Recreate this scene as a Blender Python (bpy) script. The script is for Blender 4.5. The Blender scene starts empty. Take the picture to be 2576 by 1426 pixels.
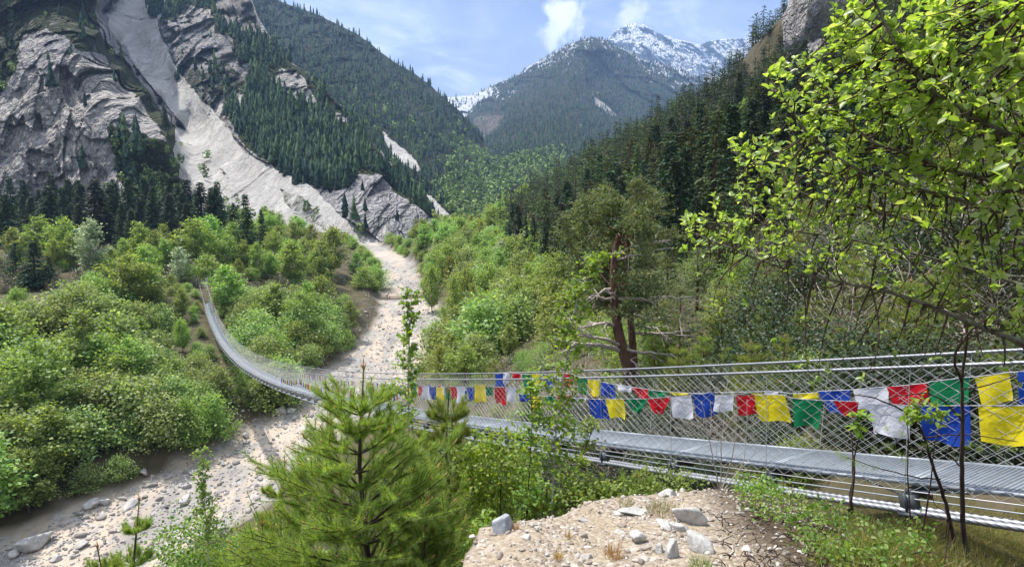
import bpy, math, random
import numpy as np
from mathutils import Vector, Matrix

RNG = np.random.default_rng(7)
random.seed(7)
scene = bpy.context.scene
COL = scene.collection
F, CX, CY, PITCH = 1550.0, 1288.0, 713.0, 0.1217
CP, SP = math.cos(PITCH), math.sin(PITCH)

# ------------------------------------------------------------------ helpers
def ray(px, py):
    a = (px - CX) / F; b = (CY - py) / F
    return np.array([a, CP + b * SP, -SP + b * CP])

def at(px, py, Y):
    r = ray(px, py); return r * (Y / r[1])

def rays(px, py):
    a = (px - CX) / F; b = (CY - py) / F
    return np.stack([a, CP + b * SP, -SP + b * CP], -1)

def project(P):
    P = np.asarray(P, float)
    dep = P[..., 1] * CP - P[..., 2] * SP
    up = P[..., 1] * SP + P[..., 2] * CP
    return CX + F * P[..., 0] / dep, CY - F * up / dep

def hash3(ix, iy, iz, seed):
    h = (ix * 374761393 + iy * 668265263 + iz * 2147483647 + seed * 1274126177) & 0xFFFFFFFF
    h = ((h ^ (h >> 13)) * 1274126177) & 0xFFFFFFFF
    h = ((h ^ (h >> 16)) * 2246822519) & 0xFFFFFFFF
    return ((h ^ (h >> 15)) & 0xFFFFFF) / float(0xFFFFFF)

def vnoise(P, seed=0):
    P = np.asarray(P, float)
    i = np.floor(P).astype(np.int64); f = P - i
    f = f * f * f * (f * (f * 6 - 15) + 10)
    out = 0
    for dx in (0, 1):
        wx = f[..., 0] if dx else 1 - f[..., 0]
        for dy in (0, 1):
            wy = f[..., 1] if dy else 1 - f[..., 1]
            for dz in (0, 1):
                wz = f[..., 2] if dz else 1 - f[..., 2]
                out = out + wx * wy * wz * hash3(i[..., 0] + dx, i[..., 1] + dy, i[..., 2] + dz, seed)
    return out * 2 - 1

def fbm(P, octaves=4, seed=0, ridged=False, gain=0.5, lac=2.03):
    P = np.asarray(P, float); a = 1.0; s = 0; t = 0
    for o in range(octaves):
        n = vnoise(P, seed + o * 17)
        if ridged: n = 1 - 2 * np.abs(n)
        s = s + a * n; t += a; a *= gain; P = P * lac + 13.7
    return s / t

def sstep(a, b, x):
    t = np.clip((x - a) / (b - a), 0, 1); return t * t * (3 - 2 * t)

def inpoly(px, py, poly):
    c = np.zeros(np.shape(px), bool); n = len(poly)
    for i in range(n):
        x1, y1 = poly[i]; x2, y2 = poly[(i + 1) % n]
        cond = ((y1 > py) != (y2 > py)) & (px < (x2 - x1) * (py - y1) / ((y2 - y1) or 1e-9) + x1)
        c ^= cond
    return c

def mesh_np(name, V, faces, mats, matidx=None, smooth=False):
    """V (n,3); faces: list of int arrays (k,3) or (k,4); matidx: list of ints/arrays per faces entry"""
    V = np.asarray(V, np.float32).reshape(-1, 3)
    me = bpy.data.meshes.new(name)
    me.vertices.add(len(V)); me.vertices.foreach_set('co', V.ravel())
    fl = [np.asarray(f, np.int32) for f in faces if len(f)]
    idx = [k for k, f in enumerate(faces) if len(f)]
    loops = np.concatenate([f.ravel() for f in fl])
    tot = np.concatenate([np.full(len(f), f.shape[1], np.int32) for f in fl])
    st = np.concatenate([[0], np.cumsum(tot)[:-1]]).astype(np.int32)
    me.loops.add(len(loops)); me.loops.foreach_set('vertex_index', loops)
    me.polygons.add(len(tot)); me.polygons.foreach_set('loop_start', st); me.polygons.foreach_set('loop_total', tot)
    if matidx is not None:
        mi = np.concatenate([np.full(len(f), matidx[k], np.int32) if np.isscalar(matidx[k]) else np.asarray(matidx[k], np.int32) for k, f in zip(idx, fl)])
        me.polygons.foreach_set('material_index', mi)
    if smooth: me.polygons.foreach_set('use_smooth', np.ones(len(tot), bool))
    for m in (mats if isinstance(mats, (list, tuple)) else [mats]): me.materials.append(m)
    me.update(calc_edges=True)
    return me

def link(name, data, parent=None, loc=None):
    o = bpy.data.objects.new(name, data); COL.objects.link(o)
    if parent is not None: o.parent = parent
    if loc is not None: o.location = loc
    return o

def tag(o, label, cat, group=None, kind=None):
    o['label'] = label; o['category'] = cat
    if group: o['group'] = group
    if kind: o['kind'] = kind
    return o

def thing(name, label, cat, loc=(0, 0, 0), group=None):
    o = bpy.data.objects.new(name, None); COL.objects.link(o); o.location = loc; o.empty_display_size = .2
    return tag(o, label, cat, group)

class Geo:
    """collects tubes, leaves and boxes into one mesh"""
    def __init__(s): s.V = []; s.Q = []; s.T = []; s.qm = []; s.tm = []; s.n = 0
    def add(s, V, Q=None, T=None, m=0):
        V = np.asarray(V, float).reshape(-1, 3)
        if Q is not None and len(Q): s.Q.append(np.asarray(Q) + s.n); s.qm.append(np.full(len(Q), m))
        if T is not None and len(T): s.T.append(np.asarray(T) + s.n); s.tm.append(np.full(len(T), m))
        s.V.append(V); s.n += len(V)
    def tube(s, pts, rad, k=6, m=0, cap=True, lobes=0, twist=0.0, amp=.0):
        P = np.asarray(pts, float); n = len(P)
        rad = np.broadcast_to(np.asarray(rad, float), (n,))
        T = np.gradient(P, axis=0); T /= np.linalg.norm(T, axis=1, keepdims=True) + 1e-12
        ref = np.array([0, 0, 1.]) if abs(T[0][2]) < .9 else np.array([1., 0, 0])
        A = np.cross(T, ref); A /= np.linalg.norm(A, axis=1, keepdims=True) + 1e-12
        B = np.cross(T, A)
        th = np.linspace(0, 2 * np.pi, k, endpoint=False)
        if lobes:
            L = np.concatenate([[0], np.cumsum(np.linalg.norm(np.diff(P, axis=0), axis=1))])
            ang = th[None] + (L * twist)[:, None]
            rr = rad[:, None] * (1 + amp * np.cos(lobes * th))[None]
        else:
            ang = np.broadcast_to(th, (n, k)); rr = np.broadcast_to(rad[:, None], (n, k))
        V = P[:, None] + rr[..., None] * (np.cos(ang)[..., None] * A[:, None] + np.sin(ang)[..., None] * B[:, None])
        i = np.arange(n - 1)[:, None] * k; j = np.arange(k)[None]; j2 = (j + 1) % k
        Q = np.stack([i + j, i + j2, i + k + j2, i + k + j], -1).reshape(-1, 4)
        V = V.reshape(-1, 3); Tt = None
        if cap:
            V = np.concatenate([V, P[:1], P[-1:]]); c0 = n * k; c1 = c0 + 1; jj = np.arange(k); b = (n - 1) * k
            Tt = np.concatenate([np.stack([np.full(k, c0), (jj + 1) % k, jj], 1), np.stack([np.full(k, c1), b + jj, b + (jj + 1) % k], 1)])
        s.add(V, Q, Tt, m)
    def box(s, c, d, R=None, m=0):
        c = np.asarray(c, float); d = np.asarray(d, float) / 2
        S = np.array([[x, y, z] for x in (-1, 1) for y in (-1, 1) for z in (-1, 1)], float) * d
        if R is not None: S = S @ np.asarray(R).T
        Q = [[0, 1, 3, 2], [4, 6, 7, 5], [0, 4, 5, 1], [2, 3, 7, 6], [0, 2, 6, 4], [1, 5, 7, 3]]
        s.add(S + c, Q, None, m)
    def bars(s, A, B, r, m=0, k=4):
        """many straight thin wires A->B (n,3)"""
        A = np.asarray(A, float); B = np.asarray(B, float); n = len(A)
        T = B - A; T /= np.linalg.norm(T, axis=1, keepdims=True) + 1e-12
        ref = np.where(np.abs(T[:, 2:3]) < .9, np.array([[0, 0, 1.]]), np.array([[1., 0, 0]]))
        U = np.cross(T, ref); U /= np.linalg.norm(U, axis=1, keepdims=True) + 1e-12
        W = np.cross(T, U); th = np.arange(k) * 2 * np.pi / k
        off = (np.cos(th)[None, :, None] * U[:, None] + np.sin(th)[None, :, None] * W[:, None]) * np.reshape(np.broadcast_to(r, (n,)), (n, 1, 1))
        V = np.concatenate([A[:, None] + off, B[:, None] + off], 1)
        b = (np.arange(n) * 2 * k)[:, None]; j = np.arange(k)[None]; j2 = (j + 1) % k
        s.add(V, np.stack([b + j, b + j2, b + k + j2, b + k + j], -1).reshape(-1, 4), None, m)
    def leaves(s, C, D, L, W, m=0, fold=.15, up=None, rng=RNG):
        """rhombic leaves: base C, direction D, length L, width W"""
        C = np.asarray(C, float); n = len(C)
        if n == 0: return
        D = D / (np.linalg.norm(D, axis=1, keepdims=True) + 1e-9)
        R = rng.normal(size=(n, 3)) if up is None else up + rng.normal(size=(n, 3)) * .45
        S = np.cross(D, R); S /= np.linalg.norm(S, axis=1, keepdims=True) + 1e-9
        N = np.cross(S, D)
        L = np.broadcast_to(L, (n,))[:, None]; W = np.broadcast_to(W, (n,))[:, None]
        mid = C + D * L * .48
        V = np.stack([C, mid + S * W * .5 + N * W * fold, C + D * L, mid - S * W * .5 + N * W * fold], 1)
        b = np.arange(n)[:, None] * 4
        s.add(V, b + np.arange(4)[None], None, m)
    def needles(s, C, D, L, W, m=0, rng=RNG):
        C = np.asarray(C, float); n = len(C)
        if n == 0: return
        D = D / (np.linalg.norm(D, axis=1, keepdims=True) + 1e-9)
        S = np.cross(D, rng.normal(size=(n, 3))); S /= np.linalg.norm(S, axis=1, keepdims=True) + 1e-9
        L = np.broadcast_to(L, (n,))[:, None]
        V = np.stack([C - S * W / 2, C + S * W / 2, C + D * L], 1)
        s.add(V, None, np.arange(n * 3).reshape(n, 3), m)
    def mesh(s, name, mats, smooth=False):
        V = np.concatenate(s.V)
        Q = np.concatenate(s.Q) if s.Q else np.zeros((0, 4), int); T = np.concatenate(s.T) if s.T else np.zeros((0, 3), int)
        qm = np.concatenate(s.qm) if s.qm else np.zeros(0, int); tm = np.concatenate(s.tm) if s.tm else np.zeros(0, int)
        return mesh_np(name, V, [Q, T], mats, [qm, tm], smooth)

def bez(p0, p1, p2, n):
    t = np.linspace(0, 1, n)[:, None]
    return (1 - t) ** 2 * np.asarray(p0) + 2 * t * (1 - t) * np.asarray(p1) + t * t * np.asarray(p2)

def wob(P, amp, rng=RNG, keep0=True):
    P = np.array(P, float); n = len(P)
    w = rng.normal(size=(n, 3)) * amp
    if keep0: w[0] = 0
    return P + w

# ------------------------------------------------------------------ materials
def M(name):
    m = bpy.data.materials.new(name); m.use_nodes = True
    nt = m.node_tree; nt.nodes.clear()
    return m, nt, nt.nodes, nt.links

def nd(nt, typ, **kw):
    n = nt.nodes.new(typ)
    for k, v in kw.items():
        if k.startswith('i_'):
            key = k[2:]
            n.inputs[int(key) if key.isdigit() else key.replace('_', ' ')].default_value = v
        else: setattr(n, k, v)
    return n

def ramp(nt, src, stops, interp='LINEAR'):
    r = nt.nodes.new('ShaderNodeValToRGB'); r.color_ramp.interpolation = interp
    e = r.color_ramp.elements
    while len(e) < len(stops): e.new(.5)
    for k, (p, c) in enumerate(stops):
        e[k].position = p; e[k].color = (*c, 1) if len(c) == 3 else c
    nt.links.new(src, r.inputs[0]); return r.outputs[0]

def mix(nt, fac, a, b, mode='MIX'):
    n = nt.nodes.new('ShaderNodeMix'); n.data_type = 'RGBA'; n.blend_type = mode
    for sock, v in ((n.inputs[0], fac), (n.inputs[6], a), (n.inputs[7], b)):
        if isinstance(v, (int, float)): sock.default_value = v
        elif isinstance(v, tuple): sock.default_value = (*v, 1) if len(v) == 3 else v
        else: nt.links.new(v, sock)
    return n.outputs[2]

def math_(nt, op, a, b=None, clamp=False):
    n = nt.nodes.new('ShaderNodeMath'); n.operation = op; n.use_clamp = clamp
    for k, v in enumerate((a, b)):
        if v is None: continue
        if isinstance(v, (int, float)): n.inputs[k].default_value = v
        else: nt.links.new(v, n.inputs[k])
    return n.outputs[0]

def noise(nt, scale, detail=5, rough=.55, vec=None, dist=0):
    n = nd(nt, 'ShaderNodeTexNoise'); n.inputs['Scale'].default_value = scale; n.inputs['Detail'].default_value = detail
    n.inputs['Roughness'].default_value = rough; n.inputs['Distortion'].default_value = dist
    if vec is not None: nt.links.new(vec, n.inputs['Vector'])
    return n.outputs[0]

def coords(nt, scale=(1, 1, 1), kind='Position', rot=(0, 0, 0)):
    g = nt.nodes.new('ShaderNodeNewGeometry') if kind == 'Position' else nt.nodes.new('ShaderNodeTexCoord')
    mp = nt.nodes.new('ShaderNodeMapping'); mp.inputs['Scale'].default_value = scale; mp.inputs['Rotation'].default_value = rot
    nt.links.new(g.outputs[kind], mp.inputs['Vector']); return mp.outputs[0]

def finish(nt, color, rough=.8, spec=.3, bump=None, bstr=.5, bdist=.1, metallic=0, normal=None):
    p = nt.nodes.new('ShaderNodeBsdfPrincipled'); o = nt.nodes.new('ShaderNodeOutputMaterial')
    if isinstance(color, tuple): p.inputs['Base Color'].default_value = (*color, 1)
    else: nt.links.new(color, p.inputs['Base Color'])
    if isinstance(rough, (int, float)): p.inputs['Roughness'].default_value = rough
    else: nt.links.new(rough, p.inputs['Roughness'])
    p.inputs['Specular IOR Level'].default_value = spec; p.inputs['Metallic'].default_value = metallic
    if bump is not None:
        b = nt.nodes.new('ShaderNodeBump'); b.inputs['Strength'].default_value = bstr; b.inputs['Distance'].default_value = bdist
        nt.links.new(bump, b.inputs['Height']); nt.links.new(b.outputs[0], p.inputs['Normal'])
    nt.links.new(p.outputs[0], o.inputs[0]); return p

def leaf_mat(name, cols, trans=.4, tint=(1.25, 1.15, .45), rough=.5, spec=.3, objvar=.25, boost=1.6):
    """cols: list of leaf colours picked per leaf; objvar: brightness/hue spread between plants"""
    m, nt, N, Lk = M(name)
    g = N.new('ShaderNodeNewGeometry'); oi = N.new('ShaderNodeObjectInfo')
    st = [(k / max(1, len(cols) - 1), c) for k, c in enumerate(cols)]
    c = ramp(nt, g.outputs['Random Per Island'], st)
    hsv = N.new('ShaderNodeHueSaturation'); Lk.new(c, hsv.inputs['Color'])
    Lk.new(math_(nt, 'ADD', math_(nt, 'MULTIPLY', oi.outputs['Random'], .05 * objvar / .25), .5 - .025 * objvar / .25), hsv.inputs['Hue'])
    Lk.new(math_(nt, 'ADD', math_(nt, 'MULTIPLY', oi.outputs['Random'], objvar * 1.6), 1 - objvar * .8), hsv.inputs['Value'])
    c = hsv.outputs[0]
    p = N.new('ShaderNodeBsdfPrincipled'); Lk.new(c, p.inputs['Base Color'])
    p.inputs['Roughness'].default_value = rough; p.inputs['Specular IOR Level'].default_value = spec
    t = N.new('ShaderNodeBsdfTranslucent'); Lk.new(mix(nt, 1.0, c, tuple(v * boost for v in tint), 'MULTIPLY'), t.inputs[0])
    mx = N.new('ShaderNodeMixShader'); mx.inputs[0].default_value = trans
    Lk.new(p.outputs[0], mx.inputs[1]); Lk.new(t.outputs[0], mx.inputs[2])
    o = N.new('ShaderNodeOutputMaterial'); Lk.new(mx.outputs[0], o.inputs[0])
    return m

def bark_mat(name, c1, c2, scale=20, bstr=.6):
    m, nt, N, Lk = M(name)
    v = coords(nt, (1, 1, .25)); n = noise(nt, scale, 6, .65, v)
    finish(nt, ramp(nt, n, [(.3, c1), (.7, c2)]), .9, .15, n, bstr, .03); return m

def attr(nt, name):
    a = nt.nodes.new('ShaderNodeAttribute'); a.attribute_name = name; return a

def steel_mat(name, c, rough=.45, metallic=.6, var=.15, scale=3.):
    m, nt, N, Lk = M(name)
    n = noise(nt, scale, 6, .6, coords(nt))
    finish(nt, ramp(nt, n, [(.3, tuple(v * (1 - var) for v in c)), (.7, tuple(min(1, v * (1 + var)) for v in c))]), rough, .5, metallic=metallic)
    return m

MAT = {}
MAT['conifer'] = leaf_mat('conifer_needles', [(.015, .032, .018), (.034, .06, .027), (.055, .085, .036)], .14, (1.1, 1.2, .5), .7, .2, .45, 1.3)
MAT['pine_far'] = leaf_mat('pine_needles_slope', [(.03, .05, .02), (.06, .088, .032), (.1, .13, .05)], .2, (1.2, 1.1, .5), .7, .2, .5, 1.3)
MAT['larch'] = leaf_mat('larch_needles', [(.13, .18, .035), (.2, .25, .055), (.26, .29, .07)], .35, objvar=.3)
MAT['broad'] = leaf_mat('fresh_leaves', [(.115, .185, .045), (.185, .265, .07), (.28, .36, .12)], .45, (1.14, 1.15, .46), objvar=.3)
MAT['pale'] = leaf_mat('pale_leaves', [(.2, .26, .13), (.3, .36, .2), (.4, .45, .3)], .25, (1.05, 1.05, .8), objvar=.15)
MAT['shrub'] = leaf_mat('alder_leaves', [(.115, .165, .055), (.2, .265, .09), (.34, .395, .2)], .45, (1.08, 1.16, .48), objvar=.3)
MAT['drab'] = leaf_mat('drab_twigs', [(.05, .05, .03), (.08, .085, .045), (.1, .085, .06)], .15, objvar=.4)
MAT['willow'] = leaf_mat('willow_leaves', [(.13, .21, .045), (.2, .3, .065), (.27, .37, .1), (.4, .46, .25)], .45, (1.22, 1.22, .35), .38, .45, 0, 1.7)
MAT['young'] = leaf_mat('young_leaves', [(.1, .19, .025), (.17, .27, .04), (.23, .31, .06)], .42, (1.3, 1.2, .4), .45, .35, .12, 1.6)
MAT['herb'] = leaf_mat('herb_leaves', [(.05, .12, .015), (.11, .22, .025), (.2, .3, .07), (.24, .28, .1)], .38, (1.2, 1.2, .4), .45, .3, .1, 1.5)
MAT['shadetint'] = leaf_mat('shade_tinted_leaves', [(.015, .028, .012), (.03, .05, .02), (.06, .08, .035)], .2, objvar=.3)  # leaf colour darkened to paint tree shade into the undergrowth
MAT['scots'] = leaf_mat('scots_pine_needles', [(.07, .1, .045), (.125, .16, .07), (.2, .22, .11)], .32, (1.2, 1.1, .5), .6, .2, .2, 1.4)
MAT['pine'] = leaf_mat('pine_needles', [(.14, .2, .045), (.22, .295, .07), (.33, .39, .13)], .52, (1.12, 1.18, .42), .5, .3, .15, 1.5)
MAT['grass'] = leaf_mat('grass_blades', [(.1, .14, .03), (.2, .2, .06), (.3, .24, .1)], .3, objvar=.1)
MAT['drygrass'] = leaf_mat('dry_grass_blades', [(.3, .13, .04), (.35, .22, .06), (.2, .2, .05)], .3, objvar=.1)
MAT['bark'] = bark_mat('grey_bark', (.05, .042, .035), (.16, .14, .12))
MAT['birch'] = bark_mat('birch_bark', (.25, .23, .2), (.5, .48, .44))
MAT['redbark'] = bark_mat('scots_pine_bark', (.045, .028, .022), (.19, .105, .07), 9)
MAT['dead'] = bark_mat('dead_wood', (.26, .22, .18), (.52, .46, .4), 14)
MAT['twig'] = bark_mat('dark_twig_bark', (.03, .022, .018), (.1, .07, .055), 30)
MAT['wtwig'] = bark_mat('willow_bark', (.05, .055, .03), (.2, .19, .14), 25)
MAT['candle'] = bark_mat('pine_candles', (.4, .19, .08), (.6, .36, .18), 40)
MAT['galv'] = steel_mat('galvanised_steel', (.27, .30, .33), .5, .3)
MAT['grating'] = steel_mat('galvanised_grating', (.165, .19, .215), .65, .15)
MAT['cable'] = steel_mat('steel_cable', (.33, .34, .36), .45, .5)
MAT['wire'] = steel_mat('net_wire', (.5, .5, .5), .45, .5)
MAT['darksteel'] = steel_mat('dark_steel', (.06, .07, .075), .5, .4)

# ------------------------------------------------------------------ ground
_cy = np.array([-60, -40, 0, 20, 40, 52, 64, 85, 110, 131, 151, 185, 214, 245, 280, 330, 1200.])
_cx = np.array([-92, -85, -63, -54, -43, -37.5, -29.5, -24, -21.5, -22, -27, -34, -45, -60, -80, -100, -400.])
_ty = np.linspace(-60, 1200, 2521)
_tx = np.interp(_ty, _cy, _cx); _k = np.exp(-np.linspace(-2, 2, 25) ** 2); _k /= _k.sum()
_tx = np.convolve(np.pad(_tx, 12, mode='edge'), _k, 'valid'); _ts = np.gradient(_tx, _ty)

def chan_s(X, Y):
    xc = np.interp(Y, _ty, _tx); sl = np.interp(Y, _ty, _ts)
    return (X - xc) / np.sqrt(1 + np.clip(sl, -1, 1) ** 2)

def bed_z(Y): return -30 + .09 * (np.minimum(Y, 300) - 60)

_my = np.array([-30, -.9, -.45, -.2, .1, .45, .95, 1.45, 1.9, 2.3, 3.0, 5.0]); _mc = np.array([-1, -.5, 1.8, 3.2, 3.7, 3.95, 4.15, 4.5, 4.7, 4.1, 2.4, .5])

def ground_z(X, Y, fine=True):
    X = np.asarray(X, float); Y = np.asarray(Y, float)
    s = chan_s(X, Y); b = bed_z(Y)
    hwL = np.interp(Y, [110, 150, 220], [7.2, 4.9, 5.4]) + np.clip((76 - Y) * .17, 0, 3.6); hwR = np.interp(Y, [110, 150, 220], [7.4, 5.0, 5.4]) + np.clip((62 - Y) * .12, 0, 1.5)
    zT = np.maximum(-15.3 + .05 * (Y - 124) - .02 * (X + 60), b + 3)
    q = np.maximum(-s - hwL - 1, 0)
    left = b + 1.8 * sstep(0, 3.5, -s - hwL) + .17 * np.minimum(q, 25) + .62 * np.maximum(q - 25, 0)
    left = np.minimum(left, zT + .02 * np.maximum(-s - 45, 0))
    k = np.interp(Y, [0, 10, 40, 80, 150], [.58, .578, .5, .34, .27])
    right = b + 2.2 * sstep(0, 3.5, s - hwR) + k * np.maximum(s - hwR - 1, 0)
    xf = np.interp(Y, [-20, 0, 14, 30, 60, 100, 150, 200, 260, 500, 900], [16, 15.5, 14, 11.5, 9, 4, -3, -7, -5, 5, 30])
    zf = np.interp(Y, [-20, 14, 30, 60, 100, 150, 200, 260, 900], [-3, -4.2, -6.5, -11, -14, -14, -11, -5, 0])
    hill = zf + .56 * (X - xf)
    hn = fbm(np.stack([X, Y, 0 * X], -1) * .05, 4, 61)
    hill = hill + (22 * sstep(84, 95, X + 9 * hn) + .6 * np.clip(X - 100, 0, 120)) * np.exp(-((Y - 205) / 60.) ** 2)
    cap = np.interp(Y, [0, 30, 60, 100, 150], [-3.8, -4.8, -9, -13, -13]) + .25 * np.clip(X - xf, 0, 8)
    right = np.minimum(right, cap)
    d = hill - right
    right = right + np.where(d > 3, d, np.where(d < -3, 0, (d + 3) ** 2 / 12))
    z = np.where(s < 0, left, right)
    bedm = (1 - sstep(hwL - 1, hwL + 1, -s)) * (1 - sstep(hwR - 1, hwR + 1, s))
    P = np.stack([X, Y, 0 * X], -1)
    z = z + bedm * (.5 * fbm(P * [.25, .12, 1], 4, 3) + .12 * fbm(P * 1.1, 3, 5))
    far = sstep(10, 40, Y + np.abs(X) * .5)
    z = z + (1 - bedm) * far * (1.1 * fbm(P * .07, 4, 11) + 6 * sstep(60, 160, X) * fbm(P * .012, 3, 12)) + (1 - bedm) * .12 * fbm(P * .8, 3, 19)
    # the stony mound the picture is taken from
    zm = -1.05 - .25 * Y + .03 * X + .10 * fbm(P * 1.5, 5, 23) + .02 * fbm(P * 9, 3, 29)
    yc = np.interp(X, _my, _mc)
    over = np.maximum(0, Y - yc + .3 * fbm(P * 1.9, 4, 31))
    zm = zm - 1.0 * over - .45 * np.maximum(0, over - .25) - 1.2 * np.maximum(0, X - 3.2) - .22 * np.clip(X - 1.7, 0, 2)
    zm = np.where(Y < -6, -2.5, zm)
    z = np.maximum(z, zm)
    return z

def gz(x, y): return float(ground_z(np.array([x]), np.array([y]))[0])

def hits(px, py, y0=1.5, y1=900, n=220):
    R = rays(np.asarray(px, float), np.asarray(py, float)); m = len(R); lo = np.full(m, float(y0)); hi = np.full(m, float(y1))
    for n_ in (n, 12, 12):
        t = np.linspace(0, 1, n_)[None]; Y = lo[:, None] * (hi / lo)[:, None] ** t
        X = Y * (R[:, 0] / R[:, 1])[:, None]; Z = Y * (R[:, 2] / R[:, 1])[:, None]; g = ground_z(X, Y)
        k = np.clip(np.argmax(g > Z, 1), 1, n_ - 1); i = np.arange(m); lo, hi = Y[i, k - 1], Y[i, k]
    Y = hi; X = Y * R[:, 0] / R[:, 1]
    return np.stack([X, Y, ground_z(X, Y)], 1)

def hit(px, py, y0=1.5, y1=900):
    """where the sight line through a picture point meets the ground"""
    return hits(np.array([px]), np.array([py]), y0, y1)[0]

def sinh_axis(lo, hi, a, n, c=0.):
    u = np.linspace(np.arcsinh((lo - c) / a), np.arcsinh((hi - c) / a), n); return c + a * np.sinh(u)

gx = sinh_axis(-420, 560, 3.0, 620, .6); gy = sinh_axis(-25, 900, 3.2, 560, 3.2)
GX, GY = np.meshgrid(gx, gy); GZ = ground_z(GX, GY)
nx_, ny_ = len(gx), len(gy)
ii = (np.arange(ny_ - 1)[:, None] * nx_ + np.arange(nx_ - 1)[None]).ravel()
S_ = chan_s(GX, GY)
hwl = np.interp(GY, [110, 150, 220], [7.2, 4.9, 5.4]) + np.clip((76 - GY) * .17, 0, 3.6); hwr = np.interp(GY, [110, 150, 220], [7.2, 4.9, 5.2])
PG = np.stack([GX, GY, GZ], -1)
wn = fbm(PG * .35, 4, 41)
bedm = (1 - sstep(hwl - .4, hwl + 1.4, -S_ + wn * 1.6)) * (1 - sstep(hwr - .4, hwr + 2.2, S_ + wn * 2.2))
moundm = sstep(-.05, .05, (-1.05 - .25 * GY + .03 * GX + .15) * 0 + np.interp(GX, _my, _mc) + .35 - GY + wn * .25) * sstep(-.02, .2, 3.0 - GX + wn * .5)
moundm *= (GY < 8)
soil = sstep(1.0, 1.5, GX + wn * .5 - .12 * (GY - 4)) * (GY < 7)
brown_ = sstep(0, 25, GX - np.interp(GY, [0, 14, 30, 60, 100], [10, 10, 9, 9, 200]))
me = mesh_np('ground', PG.reshape(-1, 3), [np.stack([ii, ii + 1, ii + nx_ + 1, ii + nx_], 1)], [], smooth=True)
ca = me.color_attributes.new('zone', 'FLOAT_COLOR', 'POINT')
ca.data.foreach_set('color', np.stack([bedm, moundm, soil, np.ones_like(bedm)], -1).astype(np.float32).ravel())

m, nt, N, Lk = M('ground_surface')
a = attr(nt, 'zone'); sep = N.new('ShaderNodeSeparateColor'); Lk.new(a.outputs['Color'], sep.inputs[0])
co = coords(nt)
n1 = noise(nt, .5, 8, .62, co); n2 = noise(nt, 6, 8, .7, co); n3 = noise(nt, .09, 5, .6, co)
veg = ramp(nt, n1, [(.3, (.03, .03, .016)), (.5, (.06, .058, .028)), (.7, (.115, .09, .06))])
veg = mix(nt, math_(nt, 'MULTIPLY', n2, .5), veg, (.1, .075, .05))
vv = nd(nt, 'ShaderNodeTexVoronoi'); vv.inputs['Scale'].default_value = 2.2; Lk.new(co, vv.inputs['Vector'])
vsep = N.new('ShaderNodeSeparateColor'); Lk.new(vv.outputs['Color'], vsep.inputs[0])
stone_r = ramp(nt, vsep.outputs[0], [(0, (.18, .172, .163)), (.5, (.3, .285, .265)), (1, (.44, .425, .4))])
n4 = noise(nt, .22, 6, .6, coords(nt, (1, .28, .4), rot=(0, 0, .25)), .8)
bedc = ramp(nt, n4, [(.34, (.17, .162, .152)), (.46, (.26, .24, .215)), (.54, (.38, .31, .235)), (.62, (.42, .35, .275)), (.75, (.24, .225, .205))])
bedc = mix(nt, ramp(nt, n1, [(.48, (0, 0, 0)), (.6, (.75, .75, .75))]), bedc, stone_r)
bedc = mix(nt, ramp(nt, n2, [(.35, (.35, .35, .35)), (.6, (0, 0, 0))]), bedc, (.24, .22, .2))
v2 = nd(nt, 'ShaderNodeTexVoronoi'); v2.inputs['Scale'].default_value = 38; Lk.new(co, v2.inputs['Vector'])
s2 = N.new('ShaderNodeSeparateColor'); Lk.new(v2.outputs['Color'], s2.inputs[0])
peb = ramp(nt, s2.outputs[1], [(0, (.16, .13, .1)), (.35, (.3, .25, .2)), (.7, (.4, .345, .28)), (1, (.54, .5, .45))])
mcol = mix(nt, ramp(nt, noise(nt, 3, 4, .6, co), [(.4, (.25, .25, .25)), (.6, (.85, .85, .85))]), (.37, .3, .205), peb)
mcol = mix(nt, ramp(nt, noise(nt, 60, 3, .6, co), [(.4, (.3, .3, .3)), (.6, (0, 0, 0))]), mcol, (.16, .12, .09))
soilc = ramp(nt, noise(nt, 22, 7, .7, co), [(.3, (.03, .022, .015)), (.55, (.085, .062, .042)), (.72, (.2, .165, .12)), (.8, (.4, .36, .32))])
mcol = mix(nt, sep.outputs[2], mcol, soilc)
c = mix(nt, sep.outputs[0], veg, bedc); c = mix(nt, sep.outputs[1], c, mcol)
bh = math_(nt, 'ADD', math_(nt, 'MULTIPLY', n2, .6), math_(nt, 'MULTIPLY', math_(nt, 'SUBTRACT', 1., v2.outputs['Distance']), math_(nt, 'MULTIPLY', sep.outputs[1], .25)))
bh = math_(nt, 'ADD', bh, math_(nt, 'MULTIPLY', n1, 1.5))
finish(nt, c, .92, .15, bh, .7, .12)
me.materials.append(m)
tag(link('ground', me), 'stony wooded valley floor and slopes with a pale dry torrent bed', 'ground', kind='structure')
# ------------------------------------------------------------------ suspension bridge
BX0, BY0, BX1, BY1 = -62.944, 124.157, 4.330, 7.835
BZ = np.array([-15.407, -34.08, 87.181, -59.858, 18.822])
BL = math.hypot(BX1 - BX0, BY1 - BY0); BT = np.array([(BX1 - BX0) / BL, (BY1 - BY0) / BL, 0]); BN = np.array([-BT[1], BT[0], 0])
if BN[0] < 0: BN = -BN
U1 = 1.035
def bz(u): return sum(BZ[i] * np.asarray(u, float) ** i for i in range(5))
def bp(u, off=0., dz=0.):
    u = np.asarray(u, float); off = np.broadcast_to(off, u.shape)
    return np.stack([BX0 + (BX1 - BX0) * u + BN[0] * off, BY0 + (BY1 - BY0) * u + BN[1] * off, bz(u) + dz], -1)
def hrail(u): return 1.378 - .0487 * np.asarray(u, float)
WT = .676; HW = .55
bridge = thing('suspension_bridge', 'long steel footbridge of grey grating hung on cables across the pale torrent bed', 'bridge', tuple(bp(np.array(0.))))
BR0 = np.array(bridge.location)
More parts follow.
